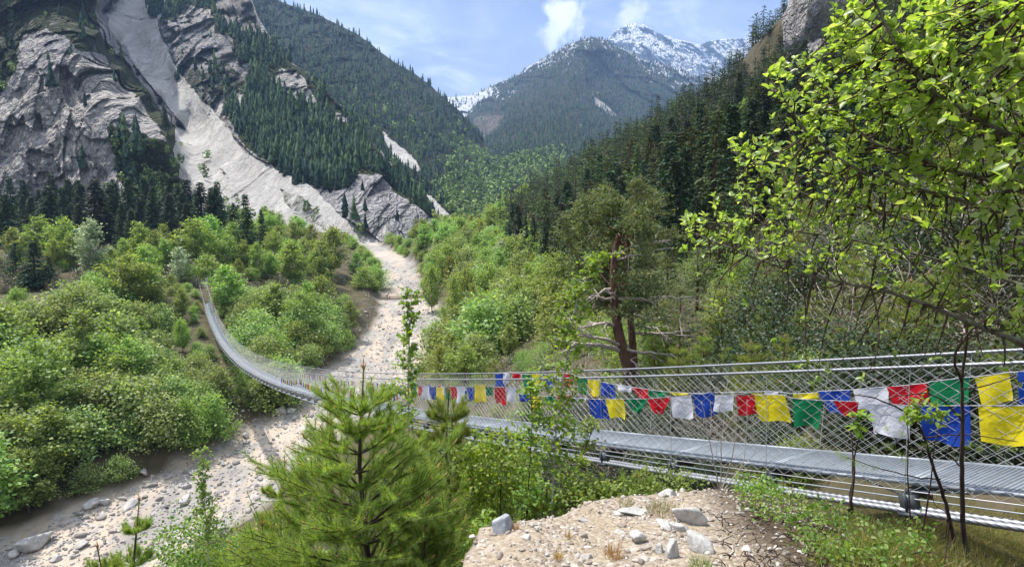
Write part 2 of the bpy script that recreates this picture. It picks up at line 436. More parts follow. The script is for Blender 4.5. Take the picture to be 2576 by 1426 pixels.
def bpart(name, g, mats, smooth=False):
    me = g.mesh(name, mats, smooth); me.transform(Matrix.Translation(-Vector(BR0)))
    return link(name, me, bridge)
# deck panels (one shared mesh)
NP = 78; ub = np.linspace(0, U1, NP + 1); plen = BL * U1 / NP
g = Geo(); nsl = 36
for k in range(nsl):
    x = -plen / 2 + (k + .5) * plen / nsl
    g.box((x, 0, -.02), (plen / nsl * .62, 2 * HW - .08, .028), m=0)
for sgn in (-1, 1): g.box((0, sgn * (HW - .02), -.014), (plen - .012, .04, .04), m=1)
for yy in (-.3, 0, .3): g.box((0, yy, -.045), (plen - .02, .02, .02), m=1)
for sgn in (-1, 1): g.box((sgn * (plen / 2 - .03), 0, -.012), (.035, 2 * HW - .085, .032), m=1)
pm = g.mesh('deck_panel', [MAT['grating'], MAT['galv']])
for k in range(NP):
    a = bp(ub[k]); b = bp(ub[k + 1]); t = (b - a) / np.linalg.norm(b - a)
    n = BN; up = np.cross(n, t); up = up if up[2] > 0 else -up
    n = np.cross(up, t)
    o = link('deck_panel', pm, bridge); sc = np.linalg.norm(b - a) / plen
    c = (a + b) / 2 - BR0
    o.matrix_local = Matrix(((t[0] * sc, n[0], up[0], c[0]), (t[1] * sc, n[1], up[1], c[1]), (t[2] * sc, n[2], up[2], c[2]), (0, 0, 0, 1)))
# cross beams with cable clamps
g = Geo()
g.box((0, 0, -.14), (.07, 2 * HW + .06, .12))
for s in (-1, 1):
    g.box((0, s * .58, -.23), (.16, .12, .2)); g.box((0, s * .58, -.34), (.2, .2, .05)); g.tube([(0, s * .66, -.3), (0, s * .66, -.1)], .016, 6)
    g.box((0, s * .3, -.21), (.05, .3, .05), [[1, 0, 0], [0, .94, -.34 * s], [0, .34 * s, .94]])
cm = g.mesh('cross_beam', [MAT['darksteel']])
for k in range(NP + 1):
    a = bp(np.clip(ub[k] - .002, 0, U1)); b = bp(ub[k] + .002); t = (b - a) / np.linalg.norm(b - a)
    up = np.cross(BN, t); up = up if up[2] > 0 else -up; n = np.cross(up, t); c = bp(ub[k]) - BR0
    o = link('cross_beam', cm, bridge)
    o.matrix_local = Matrix(((t[0], n[0], up[0], c[0]), (t[1], n[1], up[1], c[1]), (t[2], n[2], up[2], c[2]), (0, 0, 0, 1)))
# cables
uf = np.linspace(-.012, .74, 300); un = np.linspace(.74, U1 + .01, 1100)
for s in (-1, 1):
    g = Geo()
    g.tube(bp(uf, s * WT, hrail(uf)), .016, 6); g.tube(bp(un, s * WT, hrail(un)), .0165, 12, lobes=6, twist=16., amp=.2)
    bpart('handrail_cable', g, [MAT['cable']], True)
    for q in (0, 1):
        g = Geo(); off = s * (.535 + .1 * q); dz = -.30 - .012 * q
        g.tube(bp(uf, off, dz), .03, 6); g.tube(bp(un, off, dz), .03, 12, lobes=6, twist=12., amp=.22)
        bpart('main_cable', g, [MAT['cable']], True)
# wire net on either side
FARH = {}
for s in (-1, 1):
    g = Geo(); pitch = .2
    for (ua, ub_, st, r) in ((.70, U1, 1, .003), (.0, .70, 2, .0045)):
        n = int((ub_ - ua) * BL / (pitch * st)); us = ua + (np.arange(n) + .5 + np.random.default_rng(3).uniform(-.13, .13, n)) * (ub_ - ua) / n
        run = 2.05 / BL
        for dr in (-1, 1):
            for w0, w1 in ((0, .5), (.5, 1)):
                c0 = us + dr * run * (w0 - .5); c1 = us + dr * run * (w1 - .5)
                A = bp(c0, s * (HW + .02 + (WT - HW - .02) * w0), -.1 + (hrail(c0) + .1) * w0); B = bp(c1, s * (HW + .02 + (WT - HW - .02) * w1), -.1 + (hrail(c1) + .1) * w1)
                g.bars(A, B, r, k=3)
    uu = np.linspace(0, U1, 500); g.tube(bp(uu, s * (HW + .02), -.1), .006, 5)
    bpart('wire_net', g, [MAT['wire']])
    hA, hB = bp(ub, s * (HW + .03), -.25), bp(ub, s * (WT + .005), hrail(ub))
    for k in range(NP - 49, NP + 1):
        g = Geo(); g.bars(hA[k:k + 1], hB[k:k + 1], .0045, k=5); bpart('hanger', g, [MAT['wire']])
    FARH[s] = (hA[:NP - 49], hB[:NP - 49])
g = Geo()
for a_, b_ in FARH.values(): g.bars(a_, b_, .0045, k=4)
bpart('far_hangers', g, [MAT['wire']])['kind'] = 'stuff'
# bracing rods below the deck
g = Geo()
for k in range(NP):
    e = 1 if k % 2 else -1
    g.bars(bp(ub[k:k + 1], e * .5, -.12), bp(ub[k + 1:k + 2], -e * .5, -.2), .011, k=6)
    for s in (-1, 1): g.bars(bp(ub[k:k + 1], s * .62, -.17), bp(ub[k + 1:k + 2], s * .62, -.17), .008, k=6)
bpart('bracing', g, [MAT['galv']])
# far portal: two posts, cross bar, concrete abutment
g = Geo()
for s in (-1, 1):
    p = bp(np.array(-.004), s * (WT + .02))
    g.box(p + [0, 0, .45], (.14, .14, 1.9), m=0); g.box(p + [0, 0, 1.42], (.2, .2, .05), m=0)
    q = bp(np.array(-.03), s * (WT + .02)); g.bars([p + [0, 0, 1.2]], [q + [0, 0, -.4]], .05, k=6)
bpart('portal_posts', g, [MAT['darksteel']])
mcon, nt, N, Lk = M('concrete'); nn = noise(nt, 3, 6, .6, coords(nt)); finish(nt, ramp(nt, nn, [(.3, (.33, .31, .29)), (.7, (.5, .48, .45))]), .9, .2, nn, .4, .05); MAT['concrete'] = mcon
g = Geo(); R = np.array([[BT[0], BN[0], 0], [BT[1], BN[1], 0], [0, 0, 1]])
g.box(bp(np.array(-.013)) + [0, 0, -1.0], (3.2, 2.4, 1.9), R)
g.box(bp(np.array(-.013), WT + .3) + [0, 0, .25], (2.4, .3, .8), R); g.box(bp(np.array(-.013), -WT - .3) + [0, 0, .25], (2.4, .3, .8), R)
bpart('abutment', g, [MAT['concrete']])

# ------------------------------------------------------------------ prayer flags on their cords
FC = {'blue': (.012, .06, .38), 'yellow': (.82, .68, .02), 'green': (.005, .2, .07), 'red': (.55, .008, .02), 'white': (.72, .72, .78)}
FM = {}
for k, c in FC.items():
    m, nt, N, Lk = M(k + '_flag_cotton')
    v = coords(nt, (1, 1, 1), 'Object'); n = noise(nt, 14, 5, .6, v)
    col = mix(nt, math_(nt, 'MULTIPLY', n, .35), c, tuple(v_ * .72 + .03 for v_ in c))
    p = N.new('ShaderNodeBsdfPrincipled'); Lk.new(col, p.inputs['Base Color']); p.inputs['Roughness'].default_value = .85; p.inputs['Specular IOR Level'].default_value = .15; bb = N.new('ShaderNodeBump'); bb.inputs['Strength'].default_value = .6; bb.inputs['Distance'].default_value = .02; Lk.new(noise(nt, 9, 4, .6, v, 1.2), bb.inputs['Height']); Lk.new(bb.outputs[0], p.inputs['Normal'])
    t = N.new('ShaderNodeBsdfTranslucent'); Lk.new(col, t.inputs[0]); mx = N.new('ShaderNodeMixShader'); mx.inputs[0].default_value = .35
    o = N.new('ShaderNodeOutputMaterial'); Lk.new(p.outputs[0], mx.inputs[1]); Lk.new(t.outputs[0], mx.inputs[2]); Lk.new(mx.outputs[0], o.inputs[0])
    FM[k] = m
_us = np.linspace(.0, U1, 4000)
def u_at(px, side):
    x, y = project(bp(_us, side, 1.0)); return float(np.interp(px, x, _us))
# (colour, left px, right px, top py left, top py right, bottom py, sideways sway of the lower hem px, narrowing 0..1)
near_row = [('blue', 1479, 1522, 1003, 1004, 1053, 9, 0), ('yellow', 1522, 1568, 1003, 1003, 1051, 12, .1), ('green', 1575, 1634, 1003, 1002, 1036, 0, .75),
            ('red', 1627, 1690, 1003, 999, 1042, 3, .8), ('white', 1685, 1738, 997, 994, 1052, 12, 0), ('blue', 1742, 1797, 990, 985, 1047, 8, .1),
            ('white', 1795, 1846, 992, 993, 1034, 3, .05), ('red', 1852, 1898, 993, 993, 1043, 9, .05), ('yellow', 1889, 1974, 987, 993, 1058, 20, .1),
            ('green', 1992, 2068, 1001, 1007, 1073, 5, .15), ('red', 2097, 2162, 1007, 1010, 1046, 8, .5), ('white', 2187, 2290, 1015, 1019, 1096, 10, .1),
            ('blue', 2318, 2444, 1020, 1020, 1114, 14, .05), ('yellow', 2462, 2590, 1020, 1020, 1116, 16, .05)]
far_row = [('blue', 1245, 1268, 940, 940, 972, 3, 0), ('white', 1266, 1282, 937, 936, 964, -3, 0), ('red', 1290, 1310, 938, 940, 956, 0, .2), ('green', 1313, 1333, 941, 942, 972, 0, .2),
           ('yellow', 1338, 1358, 940, 941, 975, 0, .2), ('blue', 1365, 1386, 940, 943, 975, 9, .2), ('white', 1392, 1412, 942, 943, 960, 2, .2), ('red', 1419, 1443, 938, 943, 975, -4, .4),
           ('green', 1448, 1476, 945, 952, 990, 3, .3), ('yellow', 1479, 1507, 954, 956, 994, 2, .15), ('blue', 1511, 1547, 960, 967, 1000, 3, 0), ('white', 1549, 1589, 966, 973, 984, 6, .2),
           ('red', 1590, 1630, 973, 979, 1003, 14, .4), ('green', 1632, 1677, 980, 985, 998, 0, .1), ('yellow', 1684, 1734, 985, 989, 995, 4, .5), ('white', 1925, 1960, 984, 985, 1012, 0, .1),
           ('yellow', 1998, 2060, 990, 987, 1004, 0, 0), ('blue', 2060, 2142, 984, 980, 1040, 18, .45), ('white', 2147, 2238, 980, 973, 1030, 12, .15), ('red', 2232, 2332, 972, 963, 1018, 16, .1),
           ('green', 2337, 2437, 960, 948, 1020, 10, .05), ('yellow', 2450, 2536, 948, 936, 1018, 22, .1), ('blue', 2558, 2640, 935, 925, 1010, 10, .1)]
mid_near = [('yellow', 1020, 1034, 976, 997), ('green', 1034, 1048, 962, 996), ('red', 1052, 1063, 970, 993), ('white', 1061, 1081, 971, 1004), ('blue', 1080, 1098, 972, 1004), ('yellow', 1097, 1116, 973, 1005),
            ('green', 1119, 1133, 972, 1004), ('red', 1134, 1148, 972, 1004), ('white', 1148, 1170, 972, 1011), ('blue', 1174, 1192, 973, 1008), ('yellow', 1194, 1222, 966, 1010), ('green', 1221, 1240, 973, 995), ('red', 1245, 1272, 973, 1015),
            ('white', 1270, 1296, 973, 1010), ('blue', 1303, 1330, 991, 1010), ('yellow', 1334, 1362, 995, 1032), ('green', 1371, 1398, 996, 1016), ('red', 1400, 1438, 994, 1002), ('white', 1440, 1476, 1000, 1007)]
near_row = [(c, a, b, t, t, bt, 3, .12) for c, a, b, t, bt in mid_near] + near_row
near_row.sort(key=lambda r: r[1]); far_row.sort(key=lambda r: r[1])

def flag_mesh(A, B, dn, sway, nar, seed, n=7):
    """cloth hung between points A and B, dn = hanging length"""
    rg = np.random.default_rng(seed)
    s, t = np.meshgrid(np.linspace(0, 1, n), np.linspace(0, 1, n), indexing='xy')
    sx = .5 + (s - .5) * (1 - nar * t)
    P = A + (B - A) * sx[..., None]
    P[..., 2] -= t * dn * (1 + .06 * np.sin(s * 5 + seed)) + .12 * dn * 4 * s * (1 - s) * (1 - t) * .25
    P += sway * t[..., None]
    ph = rg.uniform(0, 6, 3); w = np.linalg.norm(B - A)
    wave = .05 * w * (np.sin(s * 7 + ph[0] + t * 2) * (.3 + t) + .6 * np.sin(t * 6 + ph[1] + s * 3) * t)
    P += BN * wave[..., None]
    i = (np.arange(n - 1)[:, None] * n + np.arange(n - 1)[None]).ravel()
    return P.reshape(-1, 3), np.stack([i, i + 1, i + n + 1, i + n], 1)

def project_dz(u, off, py):
    """height above the deck at which the point u,off is seen at picture row py"""
    p = bp(np.array(u), off, 0.); lo, hi = -1., 3.
    for _ in range(40):
        m_ = (lo + hi) / 2
        if project(p + [0, 0, m_])[1] > py: lo = m_
        else: hi = m_
    return lo

ORD = ['', 'second ', 'third ', 'fourth ', 'fifth ', 'sixth ', 'seventh ', 'eighth ', 'ninth ', 'tenth ', 'eleventh ', 'twelfth ']
def ordw(k): return ORD[k] if k < len(ORD) else None
cords = {-1: [], 1: []}
flags = {-1: [], 1: []}
CY_ = ['white', 'red', 'green', 'yellow', 'blue']
rf = np.random.default_rng(5)
for side, row in ((-1, near_row), (1, far_row)):
    off = side * (WT - .05)
    for k, (c, a, b, t0, t1, bt, sw, nar) in enumerate(row):
        ua, ub2 = u_at(a, off), u_at(b, off)
        za, zb = project_dz(ua, off, t0), project_dz(ub2, off, t1)
        A = bp(np.array(ua), off, za); B = bp(np.array(ub2), off, zb)
        zc = project_dz((ua + ub2) / 2, off, bt)
        dn = (za + zb) / 2 - zc + (bz(ua) + bz(ub2)) / 2 - bz((ua + ub2) / 2)
        pxw = abs(b - a); swv = (B - A) * (sw / max(8, pxw))
        flags[side].append((c, A, B, max(.06, dn), swv, nar)); cords[side] += [A, B]
    # the rest of the row, far across the bridge
    u = min(u_at(r[1], off) for r in row) - .004; k = 0
    u_end = .10 if side == 1 else .16
    new = []
    ncur = len(flags[side])
    while u > u_end and len(new) < (92 if side == 1 else 80):
        w = rf.uniform(.2, .26) * (1.0 if u > .55 else 1.15)
        if not (side == -1 and .47 < u < .50):
            za = .92 - .28 * (1 if side == -1 else .35) * abs(math.sin(u * 46)) + rf.uniform(-.03, .03)
            A = bp(np.array(u - w / BL), off, za); B = bp(np.array(u), off, za + rf.uniform(-.03, .03))
            new.append((CY_[k % 5] if rf.random() > .15 else CY_[rf.integers(5)], A, B, rf.uniform(.26, .36), BT * rf.uniform(-.08, .08), rf.uniform(0, .25)))
            cords[side] += [A, B]
        u -= (w + rf.uniform(.04, .4 if u < .6 else .12)) / BL * (1.6 if u < .5 else 1); k += 1
    flags[side] = new[::-1] + flags[side]
NOTE = {-1: 'near side', 1: 'far side'}
for side in (-1, 1):
    rowf = flags[side]; nF = len(rowf); cnt = {}
    for j in range(nF - 1, -1, -1):
        c, A, B, dn, sw, nar = rowf[j]
        V, Q = flag_mesh(A, B, dn, sw, nar, j * 7 + (side + 1) * 500)
        o0 = (A + B) / 2
        me = mesh_np('prayer_flag', V - o0, [Q], [FM[c]], smooth=True)
        o = link('prayer_flag', me, None, o0)
        i = cnt.get(c, 0); cnt[c] = i + 1
        w = ordw(i)
        px = float(project(o0)[0]); big = px > 1000
        size = 'large' if px > 1880 else ('small' if big else 'tiny distant')
        shape = 'gathered pointed' if nar > .6 else ('barely hanging' if dn < .12 else 'hanging')
        if w is not None and big:
            lab = f"{size} {c} prayer flag {shape}, {w}{c} from the right on {NOTE[side]} cord"
        else:
            nb = [rowf[q][0] for q in (j - 1, j + 1) if 0 <= q < nF]
            pos = f"{'number %d' % (i + 1)} from the right among {c} ones"
            lab = f"{size} {c} prayer flag on the {NOTE[side]} cord, {c} {i + 1} counted from the right"
        tag(o, lab, 'prayer flag', 'prayer flags along the bridge cords')
    P = np.array(cords[side]); tt = (P[:, :2] - [BX0, BY0]) @ BT[:2]; P = P[np.argsort(tt)]
    if side == 1: pass
    tt = np.sort(tt); uu = np.linspace(tt[0], tt[-1], 900); P = np.stack([np.interp(uu, tt, P[:, i]) for i in range(3)], 1)
    g = Geo(); g.tube(P, .004, 4)
    me = g.mesh('flag_cord', [FM['white']]); tag(link('flag_cord', me), f'thin white cord carrying prayer flags along the {NOTE[side]} of the footbridge', 'cord')
# ------------------------------------------------------------------ mountains
def rbf(ctrl, q):
    ctrl = list({k[:2]: k for k in ctrl}.values())
    c = np.array([k[:2] for k in ctrl], float) / 300.; v = np.log(np.array([k[2] for k in ctrl], float))
    A = np.linalg.norm(c[:, None] - c[None], axis=2); n = len(c)
    K = np.zeros((n + 3, n + 3)); K[:n, :n] = A; K[:n, n] = 1; K[:n, n + 1:] = c; K[n, :n] = 1; K[n + 1:, :n] = c.T
    w = np.linalg.solve(K, np.concatenate([v, [0, 0, 0]]))
    q = np.asarray(q, float) / 300.; out = np.empty(q.shape[0])
    for a in range(0, len(q), 20000):
        d = np.linalg.norm(q[a:a + 20000, None] - c[None], axis=2); out[a:a + 20000] = d @ w[:n] + w[n] + q[a:a + 20000] @ w[n + 1:]
    return np.exp(out)

def worley(Q, seed):
    i = np.floor(Q).astype(np.int64); best = np.full(Q.shape[:-1], 9.); val = np.zeros(Q.shape[:-1])
    for dx in (-1, 0, 1):
        for dy in (-1, 0, 1):
            cx, cy = i[..., 0] + dx, i[..., 1] + dy; z = 0 * cx
            ox, oy = hash3(cx, cy, z, seed), hash3(cx, cy, z, seed + 1); ex, ey = Q[..., 0] - cx - ox, Q[..., 1] - cy - oy
            d = ex * ex + ey * ey; m = d < best; best = np.where(m, d, best)
            v = hash3(cx, cy, z, seed + 2) * 1.2 - .6 + ex * (hash3(cx, cy, z, seed + 3) - .5) * 1.8 + ey * (hash3(cx, cy, z, seed + 4) - .5) * 1.4
            val = np.where(m, v, val)
    return val

class Relief:
    def __init__(s, name, label, px0, px1, nx, ny, crest, foot, ctrl, noise_amp, noise_scale, crest_amp, zones, mat, seed, warp=14):
        px = np.linspace(px0, px1, nx); v = np.linspace(0, 1, ny)
        cr = np.interp(px, *np.array(crest).T); ft = np.interp(px, *np.array(foot).T)
        cr = cr - crest_amp * fbm(np.stack([px / 37., 0 * px, 0 * px], -1), 5, seed)
        PX = np.broadcast_to(px[None], (ny, nx)); PY = ft[None] + (cr - ft)[None] * v[:, None]
        D = rbf(ctrl, np.stack([PX.ravel(), PY.ravel()], 1)).reshape(ny, nx)
        R = rays(PX, PY); W = R * (D / R[..., 1])[..., None]
        na = noise_amp if np.isscalar(noise_amp) else noise_amp(PX, PY)
        Qc = np.stack([W[..., 0] * .8 + .12 * W[..., 2], W[..., 2] * .5, 0 * D + 5.3], -1)
        n = .6 * fbm(Qc / noise_scale, 5, seed + 1, True, .5) + .45 * fbm(Qc / (noise_scale * .25), 4, seed + 2, True, .6) + .12 * fbm(Qc / (noise_scale * .07), 3, seed + 3, True, .7)
        Qw = Qc[..., :2] * [1, .9] + noise_scale * .1 * np.stack([fbm(Qc / (noise_scale * .3), 3, seed + 8), fbm(Qc / (noise_scale * .3) + 7, 3, seed + 9)], -1)
        n = n * .6 + .6 * worley(Qw / (noise_scale * .4), seed + 20) + .4 * worley(Qw / (noise_scale * .15), seed + 30) + .16 * worley(Qw / (noise_scale * .06), seed + 40)
        edge = sstep(0, .04, 1 - v)[:, None] * .85 + .15
        D = D * (1 + na * n * edge); W = R * (D / R[..., 1])[..., None]
        s.PX, s.PY, s.W, s.nx, s.ny, s.D = PX, PY, W, nx, ny, D
        Zn = fbm(np.stack([PX / 40, PY / 40, 0 * PX], -1), 4, seed + 5); Zm = fbm(np.stack([PX / 40, PY / 40, 0 * PX + 9], -1), 4, seed + 6)
        s.zq = zones(PX + warp * Zn, PY + warp * Zm, W, n)
        # back side
        back = W[-1] + np.stack([W[-1][:, 0] * .25, W[-1][:, 1] * .25, -np.abs(W[-1][:, 1]) * .3], -1)
        V = np.concatenate([W.reshape(-1, 3), back]); ny2 = ny + 1
        ii = (np.arange(ny2 - 1)[:, None] * nx + np.arange(nx - 1)[None]).ravel()
        me = mesh_np(name, V, [np.stack([ii, ii + 1, ii + nx + 1, ii + nx], 1)], [mat], smooth=(name in ('mountain_ridge', 'mountain_cone')))
        z = np.concatenate([s.zq.reshape(-1, 3), s.zq[-1]]); z = np.concatenate([z, np.ones((len(z), 1))], 1)
        ca = me.color_attributes.new('zone', 'FLOAT_COLOR', 'POINT'); ca.data.foreach_set('color', z.astype(np.float32).ravel())
        s.obj = tag(link(name, me), label, 'mountain', kind='structure')
    def scatter(s, n, dens, seed, jit=1.0):
        """n random picture-uniform points kept with probability dens(px, py); returns world points"""
        r = np.random.default_rng(seed); a = r.uniform(0, s.nx - 1.001, n); b = r.uniform(0, s.ny - 1.001, n)
        hgt = np.abs(s.PY[0] - s.PY[-1]); keepw = hgt[a.astype(int)] / hgt.max()
        i, j = a.astype(int), b.astype(int); fa, fb = (a - i)[:, None], (b - j)[:, None]
        f = lambda A: (A[j, i].reshape(n, -1) * (1 - fa) + A[j, i + 1].reshape(n, -1) * fa) * (1 - fb) + (A[j + 1, i].reshape(n, -1) * (1 - fa) + A[j + 1, i + 1].reshape(n, -1) * fa) * fb
        px, py = f(s.PX)[:, 0], f(s.PY)[:, 0]; z = f(s.zq)
        k = (r.random(n) < keepw) & (r.random(n) < dens(px, py, z))
        return f(s.W)[k], px[k], py[k]

def rock_mat(name, scale, rock, scree, veg, snow=(.82, .84, .88), crack=.6):
    m, nt, N, Lk = M(name)
    a = attr(nt, 'zone'); sep = N.new('ShaderNodeSeparateColor'); Lk.new(a.outputs['Color'], sep.inputs[0])
    co = coords(nt, (1, .4, .5)); co2 = coords(nt, (1, .3, .4), rot=(.1, .25, 0))
    n1 = noise(nt, 1 / scale, 9, .66, co, .3); n2 = noise(nt, 6 / scale, 8, .7, co2, .6); n3 = noise(nt, .35 / scale, 5, .6, co)
    rc = ramp(nt, n2, [(.32, rock[0]), (.48, rock[1]), (.62, rock[2]), (.75, rock[3])])
    vo = nd(nt, 'ShaderNodeTexVoronoi'); vo.inputs['Scale'].default_value = 5.5 / scale; vo.inputs['Randomness'].default_value = 1
    wv = nt.nodes.new('ShaderNodeVectorMath'); wv.operation = 'MULTIPLY_ADD'; nn_ = nd(nt, 'ShaderNodeTexNoise'); nn_.inputs['Scale'].default_value = 3 / scale; nn_.inputs['Detail'].default_value = 5
    Lk.new(co2, nn_.inputs['Vector']); Lk.new(nn_.outputs['Color'], wv.inputs[0]); wv.inputs[1].default_value = (scale * .5,) * 3; Lk.new(co2, wv.inputs[2]); Lk.new(wv.outputs[0], vo.inputs['Vector'])
    v2_ = nd(nt, 'ShaderNodeTexVoronoi'); v2_.inputs['Scale'].default_value = 17. / scale; Lk.new(wv.outputs[0], v2_.inputs['Vector'])
    vs = N.new('ShaderNodeSeparateColor'); Lk.new(vo.outputs['Color'], vs.inputs[0]); vs2 = N.new('ShaderNodeSeparateColor'); Lk.new(v2_.outputs['Color'], vs2.inputs[0])
    cellv = math_(nt, 'ADD', math_(nt, 'MULTIPLY', vs.outputs[0], .5), math_(nt, 'MULTIPLY', vs2.outputs[0], .5))
    rc = mix(nt, .8, rc, ramp(nt, cellv, [(.15, (.6, .6, .62)), (.5, (1., .99, .98)), (.85, (1.45, 1.42, 1.36))]), 'MULTIPLY')
    rc = mix(nt, ramp(nt, n3, [(.45, (0, 0, 0)), (.65, (.7, .7, .7))]), rc, mix(nt, n2, rock[4], rock[3]))
    rc = mix(nt, ramp(nt, n1, [(.3, (.55, .55, .55)), (.45, (0, 0, 0))]), rc, rock[0])
    st = noise(nt, 20 / scale, 6, .7, co); sk_ = noise(nt, 2.2 / scale, 7, .65, coords(nt, (1, .16, .5), rot=(0, 0, -.69)), .4)
    sc = ramp(nt, st, [(.3, scree[0]), (.5, scree[1]), (.7, scree[2])])
    sc = mix(nt, ramp(nt, n1, [(.35, (.6, .6, .6)), (.55, (0, 0, 0))]), sc, scree[3]); sc = mix(nt, .75, sc, ramp(nt, sk_, [(.34, (.72, .7, .68)), (.5, (1, .99, .97)), (.66, (1.22, 1.2, 1.17))]), 'MULTIPLY')
    vg = ramp(nt, st, [(.3, veg[0]), (.6, veg[1]), (.75, veg[2])])
    c = mix(nt, ramp(nt, sep.outputs[0], [(.35, (0, 0, 0)), (.65, (1, 1, 1))]), rc, sc)
    c = mix(nt, ramp(nt, math_(nt, 'ADD', sep.outputs[1], math_(nt, 'MULTIPLY', math_(nt, 'SUBTRACT', n2, .5), .9)), [(.42, (0, 0, 0)), (.58, (1, 1, 1))]), c, vg)
    sn = math_(nt, 'ADD', sep.outputs[2], math_(nt, 'MULTIPLY', math_(nt, 'SUBTRACT', math_(nt, 'ADD', math_(nt, 'MULTIPLY', n2, .55), math_(nt, 'MULTIPLY', n1, .45)), .5), 2.6))
    c = mix(nt, ramp(nt, sn, [(.45, (0, 0, 0)), (.55, (1, 1, 1))]), c, snow)
    bh = math_(nt, 'ADD', math_(nt, 'ADD', n2, math_(nt, 'MULTIPLY', st, .3)), math_(nt, 'MULTIPLY', math_(nt, 'ADD', vo.outputs['Distance'], v2_.outputs['Distance']), math_(nt, 'SUBTRACT', 1., sep.outputs[0])))
    finish(nt, c, .93, .1, bh, min(1., crack * 1.5), scale * .4); return m

ROCK = [(.2, .197, .21), (.37, .36, .365), (.48, .465, .455), (.6, .58, .545), (.55, .48, .38)]
SCREE = [(.44, .43, .41), (.6, .58, .545), (.7, .68, .64), (.52, .5, .47)]
VEG = [(.03, .04, .018), (.06, .07, .03), (.11, .1, .055)]
def zsum(*a): return np.clip(sum(a), 0, 1)

SCREE_POLY = [(258, 40), (300, 0), (320, -330), (520, -330), (430, 0), (400, 60), (430, 150), (470, 215), (530, 270), (580, 335), (640, 395), (715, 428), (785, 470), (850, 538), (925, 580), (990, 636), (1030, 660), (960, 720), (870, 660), (790, 610), (700, 640), (640, 590), (600, 500), (570, 440), (505, 380), (455, 310), (410, 255), (345, 175), (292, 100)]
SCREE_B = [(425, 320), (468, 330), (530, 400), (585, 460), (640, 540), (660, 600), (560, 600), (500, 480), (440, 410), (415, 380)]
SCREE_C = [(530, 275), (590, 245), (625, 185), (642, 190), (636, 245), (590, 292), (560, 305)]
SCREE_D = [(655, 500), (700, 540), (760, 575), (820, 600), (800, 640), (700, 600), (650, 560)]
GREEN_S = [(700, 470), (760, 500), (815, 555), (830, 590), (780, 560), (720, 510)]
F_MID = [(563, 285), (600, 250), (640, 175), (665, 190), (700, 225), (760, 262), (830, 290), (890, 330), (930, 395), (1010, 440), (1070, 520), (1085, 545), (1030, 505), (960, 440), (905, 430), (870, 480), (800, 470), (745, 470), (700, 425), (640, 380), (590, 330)]
F_UP = [(365, -330), (365, 20), (390, 50), (440, 45), (470, 10), (530, 25), (560, 65), (620, 90), (690, 110), (720, 160), (680, 190), (640, 150), (600, 160), (590, 100), (540, 80), (545, -330)]
F_RIDGE = [(640, 60), (700, 115), (800, 205), (880, 285), (960, 375), (950, 400), (900, 350), (870, 300), (800, 255), (760, 190), (700, 160)]
F_LEFT = [(-300, -330), (250, -330), (240, 20), (255, 90), (300, 150), (210, 130), (120, 70), (60, 90), (40, 170), (0, 250), (-300, 400)]
F_SLOPE = [(272, 322), (330, 330), (420, 360), (445, 410), (450, 450), (480, 520), (520, 600), (350, 600), (335, 520), (300, 450), (285, 390)]
F_KNOB = [(440, 185), (470, 155), (500, 175), (560, 150), (600, 190), (620, 215), (590, 240), (545, 262), (505, 262), (470, 240), (440, 215)]
F_EDGE = [(300, 130), (345, 190), (405, 270), (440, 330), (430, 380), (400, 330), (360, 260), (300, 200), (270, 140)]
F_FOOT = [(870, 540), (930, 560), (960, 620), (900, 620), (860, 590)]
def z1(px, py, W, n):
    sc = inpoly(px, py, SCREE_POLY) | inpoly(px, py, SCREE_B) | inpoly(px, py, SCREE_C) | inpoly(px, py, SCREE_D)
    vg = .95 * (inpoly(px, py, F_MID) | inpoly(px, py, F_UP) | inpoly(px, py, F_RIDGE) | inpoly(px, py, F_SLOPE)) + .62 * (inpoly(px, py, F_LEFT) | inpoly(px, py, F_EDGE)) + .55 * inpoly(px, py, F_KNOB) + .5 * inpoly(px, py, GREEN_S) + .36 * inpoly(px, py, SCREE_B)
    vg = np.maximum(vg, .36 * (px < 1200))
    vg = np.where(sc & ~inpoly(px, py, SCREE_B) & ~inpoly(px, py, GREEN_S), 0.0, vg)
    return np.stack([sc * 1.0, np.clip(vg, 0, 1), 0 * px], -1)
